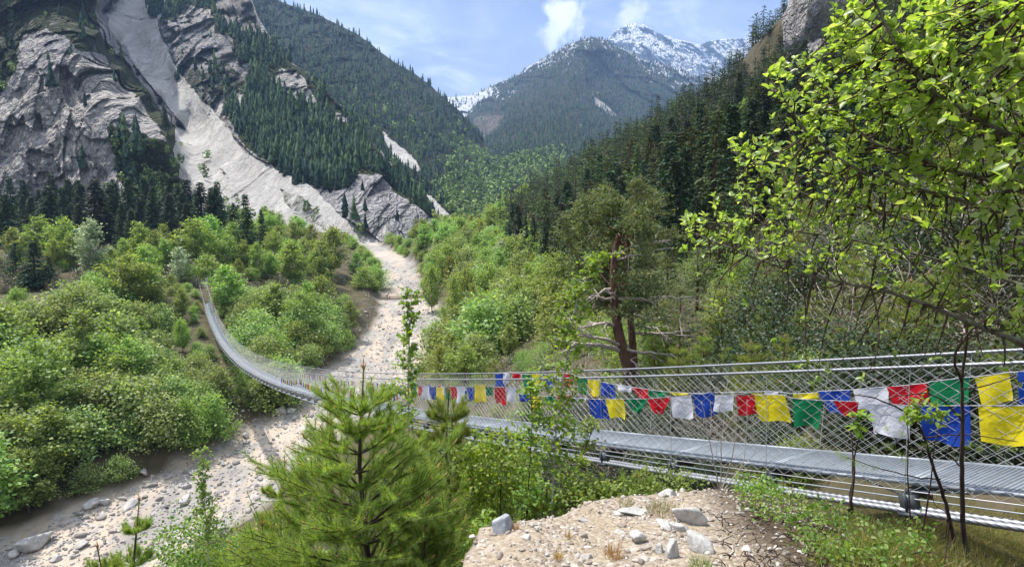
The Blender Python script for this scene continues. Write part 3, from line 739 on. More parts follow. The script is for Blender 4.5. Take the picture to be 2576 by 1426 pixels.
C1 = [(-300, 600, 215), (-300, 300, 255), (-300, 0, 300), (-300, -330, 360), (0, 600, 250), (100, 600, 258), (250, 600, 258), (360, 600, 256), (0, 450, 262), (150, 500, 262), (330, 520, 262), (335, 500, 264),
      (0, 250, 285), (150, 250, 288), (100, 100, 312), (0, 0, 330), (150, 0, 345), (240, 0, 372), (0, -330, 400), (200, -330, 430), (250, 80, 345), (300, 180, 326), (360, 240, 318), (410, 300, 308), (432, 340, 303), (430, 380, 296),
      (280, 330, 285), (300, 420, 276), (400, 420, 290), (440, 420, 296), (360, 520, 270), (460, 500, 284), (500, 600, 262),
      (262, 30, 560), (300, 110, 520), (345, 190, 480), (400, 262, 445), (442, 318, 415), (455, 340, 400), (380, 100, 530), (330, -50, 640), (380, -330, 900), (430, 180, 490), (470, 250, 440), (560, 350, 375), (620, 430, 335), (700, 480, 300), (780, 550, 268), (860, 600, 246), (900, 630, 236), (960, 690, 215), (600, 540, 280), (650, 600, 255), (760, 620, 246), (540, 460, 318), (480, 400, 345), (600, 600, 258),
      (450, 170, 478), (500, 170, 462), (560, 180, 462), (520, 250, 435), (470, 225, 452), (600, 200, 470), (620, 170, 490), (560, 60, 560), (500, 60, 560), (430, 40, 580), (450, -330, 820), (600, -330, 860), (640, 60, 590), (700, 130, 560), (590, 280, 410), (650, 240, 440), (620, 340, 372), (700, 300, 400), (690, 420, 330), (750, 470, 300), (800, 400, 330), (800, 250, 470), (880, 300, 460), (900, 400, 350), (830, 470, 300), (850, 560, 256), (900, 550, 262), (950, 630, 238), (960, 450, 330), (1000, 440, 375), (1000, 560, 268), (1060, 540, 300), (1080, 540, 312), (1060, 620, 262), (1130, 610, 300), (1150, 625, 300), (960, 690, 222), (1160, 690, 270)]
MAT['massif'] = rock_mat('massif_rock', 26., ROCK, SCREE, VEG)
L1 = Relief('mountain_massif', 'grey rock wall and pale scree gully with dark forest patches', -300, 1165, 600, 420,
            [(-300, -330), (545, -330), (600, -100), (650, 50), (700, 122), (800, 212), (880, 290), (960, 380), (1020, 452), (1080, 532), (1150, 618), (1165, 640)],
            [(-300, 640), (400, 615), (600, 640), (850, 690), (1000, 730), (1165, 700)], C1,
            lambda px, py: .055 * (1 - .88 * (inpoly(px, py, SCREE_POLY) | inpoly(px, py, SCREE_B) | inpoly(px, py, SCREE_D))) * sstep(700, 600, py) * (1 - .6 * (inpoly(px, py, F_MID) | inpoly(px, py, F_UP))), 60., 6, z1, MAT['massif'], 100)

def z2(px, py, W, n):
    sc = inpoly(px, py, [(1070, 495), (1085, 500), (1130, 540), (1190, 590), (1190, 640), (1140, 620), (1100, 560)]) | inpoly(px, py, [(960, 330), (990, 350), (1050, 400), (1060, 440), (1000, 400)])
    return np.stack([sc * 1., np.where(sc, 0, .9), 0 * px], -1)
VEG2 = [(.025, .035, .018), (.045, .055, .026), (.075, .08, .04)]
MAT['ridge'] = rock_mat('ridge_slope', 50., ROCK, SCREE, VEG2)
L2 = Relief('mountain_ridge', 'long forested mountain ridge falling from the left to the valley', 560, 1262, 300, 240,
            [(560, -260), (640, -70), (700, 0), (800, 40), (900, 88), (1000, 160), (1080, 212), (1150, 275), (1215, 348), (1235, 430), (1250, 510), (1262, 560)],
            [(560, 420), (900, 560), (1100, 640), (1262, 640)],
            [(560, -260, 1500), (700, 0, 1350), (900, 88, 1300), (1080, 212, 1200), (1215, 348, 1050), (1240, 500, 700), (560, 300, 700), (700, 250, 760), (800, 200, 900), (900, 320, 640), (1000, 300, 860), (1000, 450, 480), (1100, 300, 980), (1100, 400, 780), (1080, 510, 480), (1180, 450, 720), (1180, 560, 440), (1100, 640, 340), (1262, 640, 380), (900, 560, 400), (800, 100, 1150), (1260, 560, 600)],
            .05, 150., 5, z2, MAT['ridge'], 200)

def z3(px, py, W, n):
    crest = np.interp(px, [1100, 1180, 1300, 1400, 1490, 1600, 1730, 1900], [255, 238, 190, 130, 93, 140, 185, 260])
    sn = np.clip(.62 - (py - crest) / 150., 0, 1) * np.interp(px, [1100, 1200, 1300, 1500, 1700], [.95, .95, .75, .8, .9])
    sn = np.maximum(sn, .72 * (inpoly(px, py, [(1100, 235), (1180, 240), (1240, 225), (1230, 240), (1190, 270), (1170, 300), (1130, 270)])))
    sc = .55 * inpoly(px, py, [(1490, 225), (1500, 240), (1540, 270), (1560, 290), (1530, 285), (1500, 255)])
    vg = np.where(inpoly(px, py, [(1190, 290), (1270, 285), (1260, 320), (1220, 345), (1195, 330)]), .0, .8)
    return np.stack([sc * 1., np.where(sc, .1, vg), sn], -1)
ROCK3 = [(.10, .085, .075), (.15, .13, .11), (.2, .17, .13), (.26, .22, .16), (.22, .21, .10)]
MAT['central'] = rock_mat('central_slope', 120., ROCK3, SCREE, [(.035, .042, .028), (.07, .072, .045), (.12, .1, .07)])
L3 = Relief('mountain_cone', 'broad forested mountain closing the valley with snow streaks near its top', 1090, 1900, 320, 260,
            [(1090, 262), (1120, 246), (1180, 240), (1205, 232), (1300, 190), (1350, 157), (1400, 130), (1440, 106), (1490, 93), (1530, 105), (1560, 122), (1620, 150), (1680, 165), (1730, 182), (1800, 225), (1900, 280)],
            [(1090, 560), (1240, 620), (1500, 600), (1900, 420)],
            [(1100, 262, 2500), (1180, 240, 2700), (1300, 190, 2650), (1400, 130, 2500), (1490, 93, 2350), (1600, 142, 2450), (1730, 182, 2500), (1900, 280, 2500), (1200, 300, 2100), (1235, 350, 1500), (1250, 420, 900), (1230, 560, 560), (1300, 330, 1300), (1400, 250, 1700), (1440, 200, 1950), (1500, 200, 2150), (1560, 290, 1900), (1620, 230, 2050), (1640, 300, 1700), (1500, 300, 1600), (1400, 350, 1150), (1500, 400, 1100), (1350, 450, 760), (1250, 500, 640), (1500, 500, 800), (1400, 560, 600), (1700, 350, 1500), (1900, 400, 1600), (1500, 600, 600), (1090, 560, 700), (1150, 400, 1500)],
            .045, 330., 3, z3, MAT['central'], 300)

def z4(px, py, W, n):
    return np.stack([0 * px, 0 * px, np.clip(.80 + .35 * fbm(np.stack([px / 26, py / 26, 0 * px], -1), 4, 77) - .08 * sstep(70, 55, py) + .0004 * (px - 1700), 0, 1)], -1)
MAT['snowpeak'] = rock_mat('snow_peak_rock', 200., [(.07, .075, .09), (.11, .115, .13), (.16, .16, .17), (.2, .19, .18), (.18, .16, .14)], SCREE, VEG2, (.86, .88, .92), .9)
L4 = Relief('mountain_peak', 'white snow covered summit with dark rock ribs behind the forested cone', 1400, 2100, 330, 120,
            [(1400, 165), (1500, 130), (1530, 98), (1555, 70), (1575, 60), (1600, 55), (1622, 63), (1650, 82), (1700, 99), (1760, 113), (1790, 103), (1820, 97), (1870, 97), (1920, 114), (2000, 150), (2100, 190)],
            [(1400, 330), (2100, 330)],
            [(1400, 165, 4300), (1500, 130, 4300), (1600, 55, 4300), (1640, 140, 3700), (1620, 110, 3850), (1700, 99, 4200), (1760, 113, 4150), (1870, 97, 4300), (2000, 150, 4200), (2100, 190, 4300), (1400, 330, 3300), (2100, 330, 3300), (1750, 250, 3500), (1780, 180, 3900), (1720, 150, 3800), (1850, 150, 3950), (1560, 130, 3900)],
            .05, 260., 3, z4, MAT['snowpeak'], 400)

# rock outcrops on the right hand slope
def crag(name, label, px, py, Y, size, seed):
    g = Geo(); n = 40; th, ph = np.meshgrid(np.linspace(0, 2 * np.pi, n), np.linspace(0, np.pi, 26))
    D = np.stack([np.cos(th) * np.sin(ph), np.sin(th) * np.sin(ph), np.cos(ph)], -1)
    r = 1 + .38 * fbm(D * 1.6 + seed, 5, seed, True) + .1 * fbm(D * 6, 3, seed)
    V = D * r[..., None] * np.array(size); n2 = 26
    i = (np.arange(n2 - 1)[:, None] * n + np.arange(n - 1)[None]).ravel()
    me = mesh_np(name, V.reshape(-1, 3), [np.stack([i, i + n, i + n + 1, i + 1], 1)], [MAT['crag']], smooth=True)
    ca = me.color_attributes.new('zone', 'FLOAT_COLOR', 'POINT'); z = np.zeros((len(me.vertices), 4)); z[:, 1] = .3; ca.data.foreach_set('color', z.astype(np.float32).ravel())
    o = link(name, me, None, at(px, py, Y)); return tag(o, label, 'rock')
MAT['crag'] = rock_mat('crag_rock', 9., ROCK, SCREE, VEG)
crag('rock_outcrop', 'dark overhanging crag on the skyline above the right hand forest', 2120, 40, 190, (13, 12, 17), 3)
crag('rock_outcrop', 'pale grey rock face showing between trees beside the willow leaves', 2050, 178, 150, (4.6, 4.5, 5.5), 8)

# ------------------------------------------------------------------ far forests (too many trees to count: one object per forest)
def far_conifers(name, label, P, H, mats, seed, tiers=4, k=6, wid=.2):
    r = np.random.default_rng(seed); n = len(P)
    V = []; T = []; mi = []; base = np.arange(n)
    per = tiers * (k + 1); Vall = np.zeros((n, per, 3)); hs = np.asarray(H)[:, None]
    for t in range(tiers):
        z0 = .06 + .82 * t / tiers; z1 = min(1.02, z0 + .5 - .2 * t / tiers)
        rad = wid * (1 - .8 * t / tiers)
        th = np.arange(k)[None] * 2 * np.pi / k + r.uniform(0, 6, (n, 1))
        rr = rad * r.uniform(.55, 1.3, (n, k)) * hs
        Vall[:, t * (k + 1):t * (k + 1) + k, 0] = np.cos(th) * rr; Vall[:, t * (k + 1):t * (k + 1) + k, 1] = np.sin(th) * rr
        Vall[:, t * (k + 1):t * (k + 1) + k, 2] = (z0 + r.uniform(-.06, .04, (n, k))) * hs
        Vall[:, t * (k + 1) + k, 2] = z1 * hs[:, 0]
        Vall[:, t * (k + 1) + k, :2] = r.normal(size=(n, 2)) * .015 * hs
        o = t * (k + 1); j = np.arange(k)
        T.append(np.stack([o + j, o + (j + 1) % k, np.full(k, o + k)], 1))
    T = np.concatenate(T); Tt = (base[:, None, None] * per + T[None]).reshape(-1, 3)
    Vall += np.asarray(P)[:, None]
    me = mesh_np(name, Vall.reshape(-1, 3), [Tt], mats, [np.repeat(r.integers(0, len(mats), n), len(T))])
    return tag(link(name, me), label, 'forest', kind='stuff')

def far_broadleaf(name, label, P, H, mats, seed, nl=34):
    r = np.random.default_rng(seed); n = len(P); H = np.asarray(H)
    D = r.normal(size=(n, nl, 3)); D /= np.linalg.norm(D, axis=2, keepdims=True)
    C = D * r.uniform(.55, 1, (n, nl, 1)) * (np.array([.3, .3, .42]) * H[:, None])[:, None] + np.asarray(P)[:, None] + np.stack([0 * H, 0 * H, .55 * H], -1)[:, None]
    g = Geo(); Ld = r.normal(size=(n * nl, 3)) + [0, 0, -.2]
    L = np.repeat(H, nl) * .24
    g.leaves(C.reshape(-1, 3) - Ld / np.linalg.norm(Ld, axis=1, keepdims=True) * L[:, None] * .5, Ld, L, L * .75, up=D.reshape(-1, 3), rng=r)
    me = g.mesh(name, mats); me.polygons.foreach_set('material_index', np.repeat(r.integers(0, len(mats), n), nl).astype(np.int32)); me.update()
    return tag(link(name, me), label, 'forest', kind='stuff')

def tree_mat(name, c, var=.5):
    m, nt, N, Lk = M(name); g = N.new('ShaderNodeNewGeometry'); n = noise(nt, .4, 3, .6, coords(nt))
    col = ramp(nt, n, [(.3, tuple(v * (1 - var) for v in c)), (.7, tuple(v * (1 + var) for v in c))])
    p = finish(nt, col, .9, .1); return m
TC = [tree_mat('fir_dark', (.012, .028, .02)), tree_mat('fir_mid', (.022, .043, .026)), tree_mat('fir_light', (.045, .075, .033))]
TB = [tree_mat('spring_green', (.2, .29, .08), .35), tree_mat('spring_pale', (.26, .34, .12), .35), tree_mat('spring_deep', (.12, .19, .06), .35)]
TBR = [tree_mat('bare_larch', (.1, .08, .06)), tree_mat('bare_brown', (.085, .075, .055))]

def anyp(px, py, *polys):
    c = np.zeros(np.shape(px), bool)
    for p in polys: c |= inpoly(px, py, p)
    return c
clump = lambda x, y: np.clip(.25 + 2.2 * fbm(np.stack([x / 30, y / 30, 0 * x], -1), 3, 71), .06, 1.6)
P, px, py = L1.scatter(44000, lambda x, y, z: np.where(anyp(x, y, F_MID, F_UP), 1., clump(x, y)) * np.where(anyp(x, y, F_MID, F_UP, F_RIDGE), .75, np.where(anyp(x, y, F_KNOB, F_EDGE), .07, np.where(anyp(x, y, F_LEFT, F_FOOT), .04, np.where(anyp(x, y, F_SLOPE), .12, np.where((z[:, 0] < .3) & (y < 560), .008, 0.))))), 11)
rr = np.random.default_rng(3)
far_conifers('forest', 'dark conifers covering the rock massif left of the scree', P - [0, 0, .5], rr.lognormal(2.0, .35, len(P)).clip(3, 14) * (.65 + P[:, 1] / 1100), TC, 5, 6, 7, .19)
P, px, py = L1.scatter(30000, lambda x, y, z: np.where(inpoly(x, y, F_SLOPE) & (y > 370), .14, np.where(anyp(x, y, SCREE_B, GREEN_S, SCREE_D), .05 * clump(x, y), np.where(anyp(x, y, F_LEFT, F_FOOT), .03 * clump(x, y), 0))), 17)
far_broadleaf('forest', 'green bushes and small trees along the edges of the scree', P, rr.uniform(2.5, 6.5, len(P)), TB, 19)
BAND_B = [(880, 300), (960, 350), (1060, 420), (1200, 400), (1240, 560), (1180, 640), (1080, 540), (1000, 440)]
P, px, py = L2.scatter(16000, lambda x, y, z: np.where(z[:, 0] > .5, .01, .36) * np.where(inpoly(x, y, [(1150, 360), (1240, 380), (1250, 560), (1180, 600), (1120, 540)]), .06, 1), 12)
far_conifers('forest', 'dense dark fir forest on the long left ridge', P - [0, 0, .5], rr.uniform(10, 17, len(P)) * (.45 + P[:, 1] / 2100), TC, 6, 4, 6, .18)
P, px, py = L2.scatter(18000, lambda x, y, z: np.where(z[:, 0] > .5, 0, np.where(inpoly(x, y, [(1140, 340), (1240, 400), (1255, 560), (1190, 610), (1090, 500), (1120, 430)]), .5, np.where(y > 230 + (x - 900) * .3, .035, .006))), 13)
far_broadleaf('forest', 'light green broadleaf woods low on the left ridge', P, rr.uniform(7, 12, len(P)) * (.5 + P[:, 1] / 1600), TB, 7)
P, px, py = L3.scatter(46000, lambda x, y, z: np.where(z[:, 2] > .62, .1, .42) * np.where(z[:, 0] > .5, .1, 1) * np.where(inpoly(x, y, [(1180, 285), (1275, 280), (1250, 330), (1215, 350)]), .03, 1) * np.where(inpoly(x, y, [(1230, 400), (1420, 390), (1420, 600), (1200, 600)]), .1, 1) * np.where((y < 260), .8, 1), 14)
far_conifers('forest', 'blue dark conifer forest on the broad mountain behind', P - [0, 0, 1], rr.uniform(9, 15, len(P)) * (.55 + P[:, 1] / 3800), TC, 8, 3, 5, .2)
P, px, py = L3.scatter(9000, lambda x, y, z: np.where((y < 300) & (z[:, 2] < .8), .16, 0) , 16)
far_conifers('forest', 'bare brown larches high on the broad mountain', P - [0, 0, 1], rr.uniform(9, 14, len(P)), TBR, 18, 3, 5, .17)
P, px, py = L3.scatter(20000, lambda x, y, z: np.where(inpoly(x, y, [(1225, 410), (1290, 400), (1420, 380), (1440, 470), (1400, 600), (1200, 600)]), .42, np.where(y > 380, .05, .003)), 15)
far_broadleaf('forest', 'light green broadleaf woods at the head of the valley', P, rr.uniform(8, 13, len(P)) * (.5 + P[:, 1] / 1500), TB, 9)
# ------------------------------------------------------------------ trees and shrubs in the middle distance
def make_broadleaf(H, R, base, prof, nl, per, leaf, mats, seed, sig=.16, trunk_r=None, name='tree'):
    """crown of leaf sprays on limbs; returns (crown mesh, trunk mesh)"""
    r = np.random.default_rng(seed); tr = Geo(); cr = Geo()
    n = 9; tz = np.linspace(0, H * .93, n); lean = r.normal(size=2) * .03 * H
    tp = np.stack([lean[0] * (tz / H) ** 2 + r.normal(size=n) * .008 * H, lean[1] * (tz / H) ** 2 + r.normal(size=n) * .008 * H, tz], 1); tp[0, :2] = 0
    t0 = trunk_r or .016 * H + .02
    tr.tube(tp, t0 * (1 - .93 * np.linspace(0, 1, n)) + .008, 6)
    for k in range(nl):
        t = (k + r.uniform(0, 1)) / nl; ang = k * 2.4 + r.uniform(-.5, .5)
        hz = base * H + (1 - base) * H * t; rad = R * prof(t) * r.uniform(.45, 1.2)
        tip = np.array([math.cos(ang) * rad, math.sin(ang) * rad, hz + r.uniform(-.02, .05) * H])
        h0 = max(.12 * H, hz - rad * r.uniform(.5, 1.0) - .02 * H); h0 = min(h0, H * .9)
        p0 = np.array([np.interp(h0, tz, tp[:, 0]), np.interp(h0, tz, tp[:, 1]), h0])
        pm = (p0 + tip) / 2 + np.array([0, 0, -.06 * R]) + r.normal(size=3) * .07 * R
        P = bez(p0, pm, tip, 6); tr.tube(P, np.linspace(t0 * .38 * (1 - .6 * t), .008, 6), 4, cap=False)
        m = max(6, int(per * (.35 + prof(t)))); q = 1 - r.random(m) ** 1.6 * .75
        C = np.stack([np.interp(q, np.linspace(0, 1, 6), P[:, i]) for i in range(3)], 1)
        C += r.normal(size=(m, 3)) * sig * R * (.35 + .65 * q)[:, None] * [1, 1, .75]
        out = C - [0, 0, hz - .2 * H]; D = out / (np.linalg.norm(out, axis=1, keepdims=True) + 1e-6) * .6 + r.normal(size=(m, 3)) * .8 + [0, 0, -.25]
        L = leaf * r.uniform(.6, 1.4, m); cr.leaves(C, D, L, L * .72, up=np.array([[0, 0, 1.]]) * .9 + out * .3 / (np.abs(out).max() + 1e-6), rng=r)
    return cr.mesh(name + '_crown', [mats[0]]), tr.mesh(name + '_trunk', [mats[1]])

def make_conifer(H, R, nt_, per, mats, seed, rounded=False, gaps=.1, name='conifer', sprays=5, base=.1, fine=None):
    r = np.random.default_rng(seed); g = Geo()
    g.tube([(0, 0, 0), (r.normal() * .01 * H, r.normal() * .01 * H, H * .55), (0, 0, H * .98)], [.018 * H, .011 * H, .004 * H], 6, 1)
    for k in range(nt_):
        t = (k + r.uniform(-.3, .3)) / nt_
        if r.random() < gaps: continue
        z = H * (base + (1 - base) * t)
        rad = R * ((1 - max(0, t)) ** .85 + .05) if not rounded else R * math.sqrt(max(.02, 1 - (2 * (max(0, t) - .42)) ** 2)) * r.uniform(.7, 1.15)
        for b in range(per):
            a = r.uniform(0, 2 * np.pi); rr = rad * r.uniform(.65, 1.15); m = sprays + int(4 * rr / R)
            dz = (-.22 if not rounded else .12) * rr
            q = np.linspace(.15, 1, m)
            C = np.stack([np.cos(a) * rr * q, np.sin(a) * rr * q, z + dz * q ** 1.3 + (.1 * rr * q ** 3 if not rounded else 0)], 1) + r.normal(size=(m, 3)) * .035 * R
            D = np.stack([np.cos(a + r.normal(size=m) * .6), np.sin(a + r.normal(size=m) * .6), r.normal(size=m) * .25 + (-.35 if not rounded else .2)], 1)
            L = R * (fine or (.31 if not rounded else .3)) * r.uniform(.7, 1.25, m) * (.55 + .45 * (1 - max(0, t)))
            g.leaves(C, D, L, L * (.42 if not rounded else .55), 0, up=np.array([[0, 0, 1.]]), rng=r)
    return g.mesh(name, mats)

PR = {}
egg = lambda t: math.sqrt(max(0, 1 - (1.9 * (t - .42)) ** 2)) if t > .42 else math.sqrt(max(.15, 1 - (1.7 * (t - .42)) ** 2))
col_ = lambda t: min(1, .55 + 1.2 * t) * (1 - max(0, t - .55) / .5) ** .8 if t < 1.04 else .05
dome = lambda t: max(.08, math.sqrt(max(0, 1 - t ** 2.2)))
bm_ = (MAT['broad'], MAT['bark'])
PR['round'] = [make_broadleaf(10, 3.2, .25, egg, 34, 120, .36, bm_, s, name='broadleaf_tree') for s in (1, 2, 3)]
PR['birch'] = [make_broadleaf(10, 2.1, .22, col_, 34, 95, .3, (MAT['broad'], MAT['birch']), s, name='birch_tree') for s in (4, 5, 6)]
PR['pale'] = [make_broadleaf(10, 2.0, .12, col_, 32, 90, .3, (MAT['pale'], MAT['birch']), s, name='poplar_tree') for s in (7, 8)]
PR['larch'] = [make_broadleaf(10, 2.6, .1, lambda t: max(.06, (1 - t) ** .7), 40, 90, .26, (MAT['larch'], MAT['bark']), s, name='larch_tree') for s in (9, 10)]
PR['shrub'] = [make_broadleaf(4.5, 2.3, .12, dome, 34, 110, .24, (MAT['shrub'], MAT['bark']), s, .2, .05, name='alder_shrub') for s in (11, 12, 13, 14)]
PR['drab'] = [make_broadleaf(4, 2.2, .1, dome, 26, 60, .2, (MAT['drab'], MAT['bark']), s, .2, .05, name='bare_shrub') for s in (15, 16)]
PR['gshrub'] = [make_broadleaf(4.5, 2.2, .1, dome, 30, 100, .22, (MAT['broad'], MAT['bark']), s, .2, .05, name='green_shrub') for s in (17, 18)]
PR['nlarch'] = [make_broadleaf(4, 1.3, .08, lambda t: max(.06, (1 - t) ** .7), 44, 130, .085, (MAT['larch'], MAT['bark']), s, .13, .04, name='larch_tree') for s in (31, 32)]
PR['nshrub'] = [make_broadleaf(2.4, 1.2, .08, dome, 34, 150, .075, (MAT['broad'], MAT['twig']), s, .2, .02, name='green_shrub') for s in (33, 34)]
PR['ndrab'] = [make_broadleaf(2.4, 1.3, .05, dome, 46, 34, .05, (MAT['drab'], MAT['dead']), s, .2, .02, name='bare_shrub') for s in (35, 36)]
PR['nshadetint'] = [make_broadleaf(2.2, 1.2, .04, dome, 40, 150, .06, (MAT['shadetint'], MAT['twig']), s, .18, .02, name='shade_tinted_shrub') for s in (37, 38)]
PR['npine'] = [make_conifer(8, 2.1, 26, 12, [MAT['scots'], MAT['redbark']], s, True, .25, 'pine_tree', 15, .22, .1) for s in (41, 42, 43)]
cmt = [MAT['conifer'], MAT['bark']]; pmt = [MAT['pine_far'], MAT['redbark']]
PR['spruce'] = [make_conifer(14, 2.7, 44, 9, cmt, s, name='spruce_tree') for s in (21, 22, 23)]
PR['slopepine'] = [make_conifer(13, 2.3, 20, 10, pmt, s, True, .15, 'pine_tree', 4, .25) for s in (24, 25, 26)] + [make_conifer(14, 2.3, 30, 8, pmt, s, name='pine_tree') for s in (27, 28)]
HREF = {'nshadetint': 2.2, 'npine': 8, 'nlarch': 4, 'nshrub': 2.4, 'ndrab': 2.4, 'round': 10, 'birch': 10, 'pale': 10, 'larch': 10, 'shrub': 4.5, 'drab': 4, 'gshrub': 4.5, 'spruce': 14, 'slopepine': 13}
NAME = {'nshadetint': 'shade_tinted_shrub', 'npine': 'pine_tree', 'nlarch': 'larch_tree', 'nshrub': 'green_shrub', 'ndrab': 'bare_shrub', 'round': 'broadleaf_tree', 'birch': 'birch_tree', 'pale': 'poplar_tree', 'larch': 'larch_tree', 'shrub': 'alder_shrub', 'drab': 'bare_shrub', 'gshrub': 'green_shrub', 'spruce': 'spruce_tree', 'slopepine': 'pine_tree'}
CAT = {'nshadetint': 'shrub', 'npine': 'conifer', 'nlarch': 'tree', 'nshrub': 'shrub', 'ndrab': 'shrub', 'round': 'tree', 'birch': 'tree', 'pale': 'tree', 'larch': 'tree', 'shrub': 'shrub', 'drab': 'shrub', 'gshrub': 'shrub', 'spruce': 'conifer', 'slopepine': 'conifer'}
rt = np.random.default_rng(99)
def plant(kind, x, y, H, label, group=None, wide=1.0, sink=.15, z=None):
    v = PR[kind][rt.integers(len(PR[kind]))]; s = H / HREF[kind]
    zz = (gz(x, y) if z is None else z) - sink * s
    sc = (s * wide, s * wide, s); rot = (rt.normal() * .03, rt.normal() * .03, rt.uniform(0, 6.28))
    if isinstance(v, tuple):
        o = thing(NAME[kind], label, CAT[kind], (x, y, zz), group)
        link('crown', v[0], o); link('trunk', v[1], o)
    else:
        o = tag(link(NAME[kind], v, None, (x, y, zz)), label, CAT[kind], group)
    o.scale = sc; o.rotation_euler = rot; return o
def plant_px(kind, px, ytop, Y, label, group=None, wide=1.0, hmin=2.):
    r = ray(px, ytop); x = r[0] / r[1] * Y; ztop = r[2] / r[1] * Y; z0 = gz(x, Y)
    return plant(kind, x, Y, max(hmin, ztop - z0), label, group, wide)

# -- conifers in front of the cliffs on the left terrace
LC = 'dark spruce in the row below the grey cliff'
for px, yt, Y, w in [(-30, 520, 172, 1.1), (15, 505, 165, 1.15), (70, 515, 178, 1), (112, 485, 170, 1.2), (150, 490, 182, .9), (235, 470, 165, 1.3), (272, 478, 172, 1), (300, 530, 160, .9), (345, 520, 170, 1), (385, 488, 182, 1),
                      (420, 505, 176, 1), (455, 500, 186, 1.1), (505, 478, 182, 1.2), (545, 490, 178, 1.1), (585, 530, 172, 1), (470, 530, 166, 1), (555, 520, 186, 1), (660, 548, 178, .8), (190, 530, 160, 1), (-60, 500, 170, 1.2), (325, 545, 150, .9)]:
    plant_px('spruce', px, yt - 22, Y, LC, 'dark spruces below the cliff', w * 1.15)
plant_px('spruce', 612, 485, 148, 'tall dark spruce rising alone above the light green trees before the scree foot', None, .9)
plant_px('spruce', 35, 608, 118, 'dark pine at the frame edge in front of the light green trees', None, 1.5)
plant_px('spruce', 78, 605, 114, 'broad dark pine standing in front of the light birches by the frame edge', None, 1.5)
plant_px('spruce', 120, 645, 116, 'lowest dark pine beside the two broader pines on the left terrace', None, 1.4)
# a lone spruce leaning over the scree
o = thing('spruce_tree', 'lone dark spruce silhouetted on the rib edge beside the pale scree', 'conifer', tuple(at(418, 326, 300)))
link('crown', PR['spruce'][0], o); o.scale = (.75,) * 3
# -- light green trees on the left terrace: kind, px, top, Y, width, label
T = [('birch', 33, 572, 140, 1.2, 'light green birch nearest the frame edge behind the dark pines'), ('birch', 97, 545, 138, 1.2, 'tallest light green birch of the clump near the left frame edge'), ('birch', 60, 590, 134, 1.1, None),
     ('round', 155, 551, 136, .95, 'rounded bright green tree directly behind the pale cream poplar'), ('birch', 175, 590, 132, 1, None), ('pale', 213, 549, 126, 1.25, 'tall pale cream poplar standing alone on the left terrace'),
     ('birch', 306, 599, 136, 1, None), ('birch', 344, 560, 142, 1.1, 'slim light birch in front of the dark spruce row'), ('birch', 387, 580, 137, 1.2, None), ('birch', 404, 562, 148, .8, 'narrow pointed birch before the spruces'), ('round', 372, 615, 130, .9, None), ('birch', 415, 600, 135, 1.1, None),
     ('pale', 451, 621, 124, 1.35, 'whitish leaved poplar next to the far end of the footbridge'), ('birch', 486, 551, 138, 1.5, 'largest light green birch above the far portal of the footbridge'), ('round', 526, 540, 150, .9, None), ('round', 561, 592, 140, .9, 'round topped green tree to the right of the largest birch'),
     ('birch', 584, 559, 150, 1.1, None), ('birch', 615, 605, 142, 1, None), ('birch', 642, 609, 140, 1, None), ('round', 689, 582, 158, .95, 'broad light green tree in front of the scree foot'), ('round', 725, 600, 150, .85, None), ('birch', 731, 605, 140, 1.3, None),
     ('round', 760, 598, 158, .8, None), ('round', 826, 568, 160, 1.0, 'big rounded tree of the bank clump nearest to the torrent'), ('birch', 809, 603, 146, 1.1, None), ('birch', 894, 634, 160, 1.2, 'pointed green tree at the end of the bank by the torrent'),
     ('gshrub', 945, 664, 158, 1.2, 'round green bush overhanging the torrent bank'), ('gshrub', 915, 672, 150, 1.1, None), ('birch', 280, 620, 130, 1, None), ('birch', 330, 640, 126, 1, None), ('round', 680, 630, 145, .8, None), ('birch', 600, 650, 132, 1, None),
     ('round', 790, 625, 150, .8, None), ('birch', 130, 600, 130, 1, None), ('birch', 240, 640, 128, 1, None), ('gshrub', 520, 640, 128, 1, None)]
for k, px, yt, Y, w, lab in T:
    plant_px(k, px, yt, Y, lab or {'birch': 'light green birch among the clump on the left terrace', 'round': 'rounded green tree among the clump on the left terrace', 'gshrub': 'green bush at the foot of the terrace trees'}[k], None if lab else 'light green trees on the left terrace', w * 1.15)
for k in range(34):
    px = rt.uniform(540, 790); Y = rt.uniform(172, 235); x = ray(px, 600)[0] * Y
    if float(chan_s(np.array([x]), np.array([Y]))[0]) > -10: continue
    plant('birch' if rt.random() < .6 else 'round', x, Y, rt.uniform(6, 9.5), 'light green tree in the wood below the scree foot', 'wood below the scree foot', 1.3)
for k in range(40):
    px = rt.uniform(-60, 620); Y = rt.uniform(176, 240); plant('spruce', ray(px, 560)[0] * Y, Y, rt.uniform(9, 21), LC, 'dark spruces below the cliff', 1.1)
VF = []
for _ in range(900):
    Y = 190 * (2.6 ** rt.random()); X = rt.uniform(-90, 25); s = float(chan_s(np.array([X]), np.array([Y]))[0])
    px, py = project(np.array([X, Y, gz(X, Y)]))
    if s < 9 or not (1040 < px < 1330) or any((X - a) ** 2 + (Y - b) ** 2 < (5 + Y * .006) ** 2 for a, b in VF): continue
    VF.append((X, Y)); k_ = ['round', 'birch', 'larch'][rt.integers(3)]
    plant(k_, X, Y, rt.uniform(5, 10), {'round': 'rounded light green tree in the wood at the head of the torrent', 'birch': 'slender light green tree in the wood at the head of the torrent', 'larch': 'pointed yellow green tree in the wood at the head of the torrent'}[k_], 'wood at the head of the torrent', 1.4)
print('valley floor', len(VF))
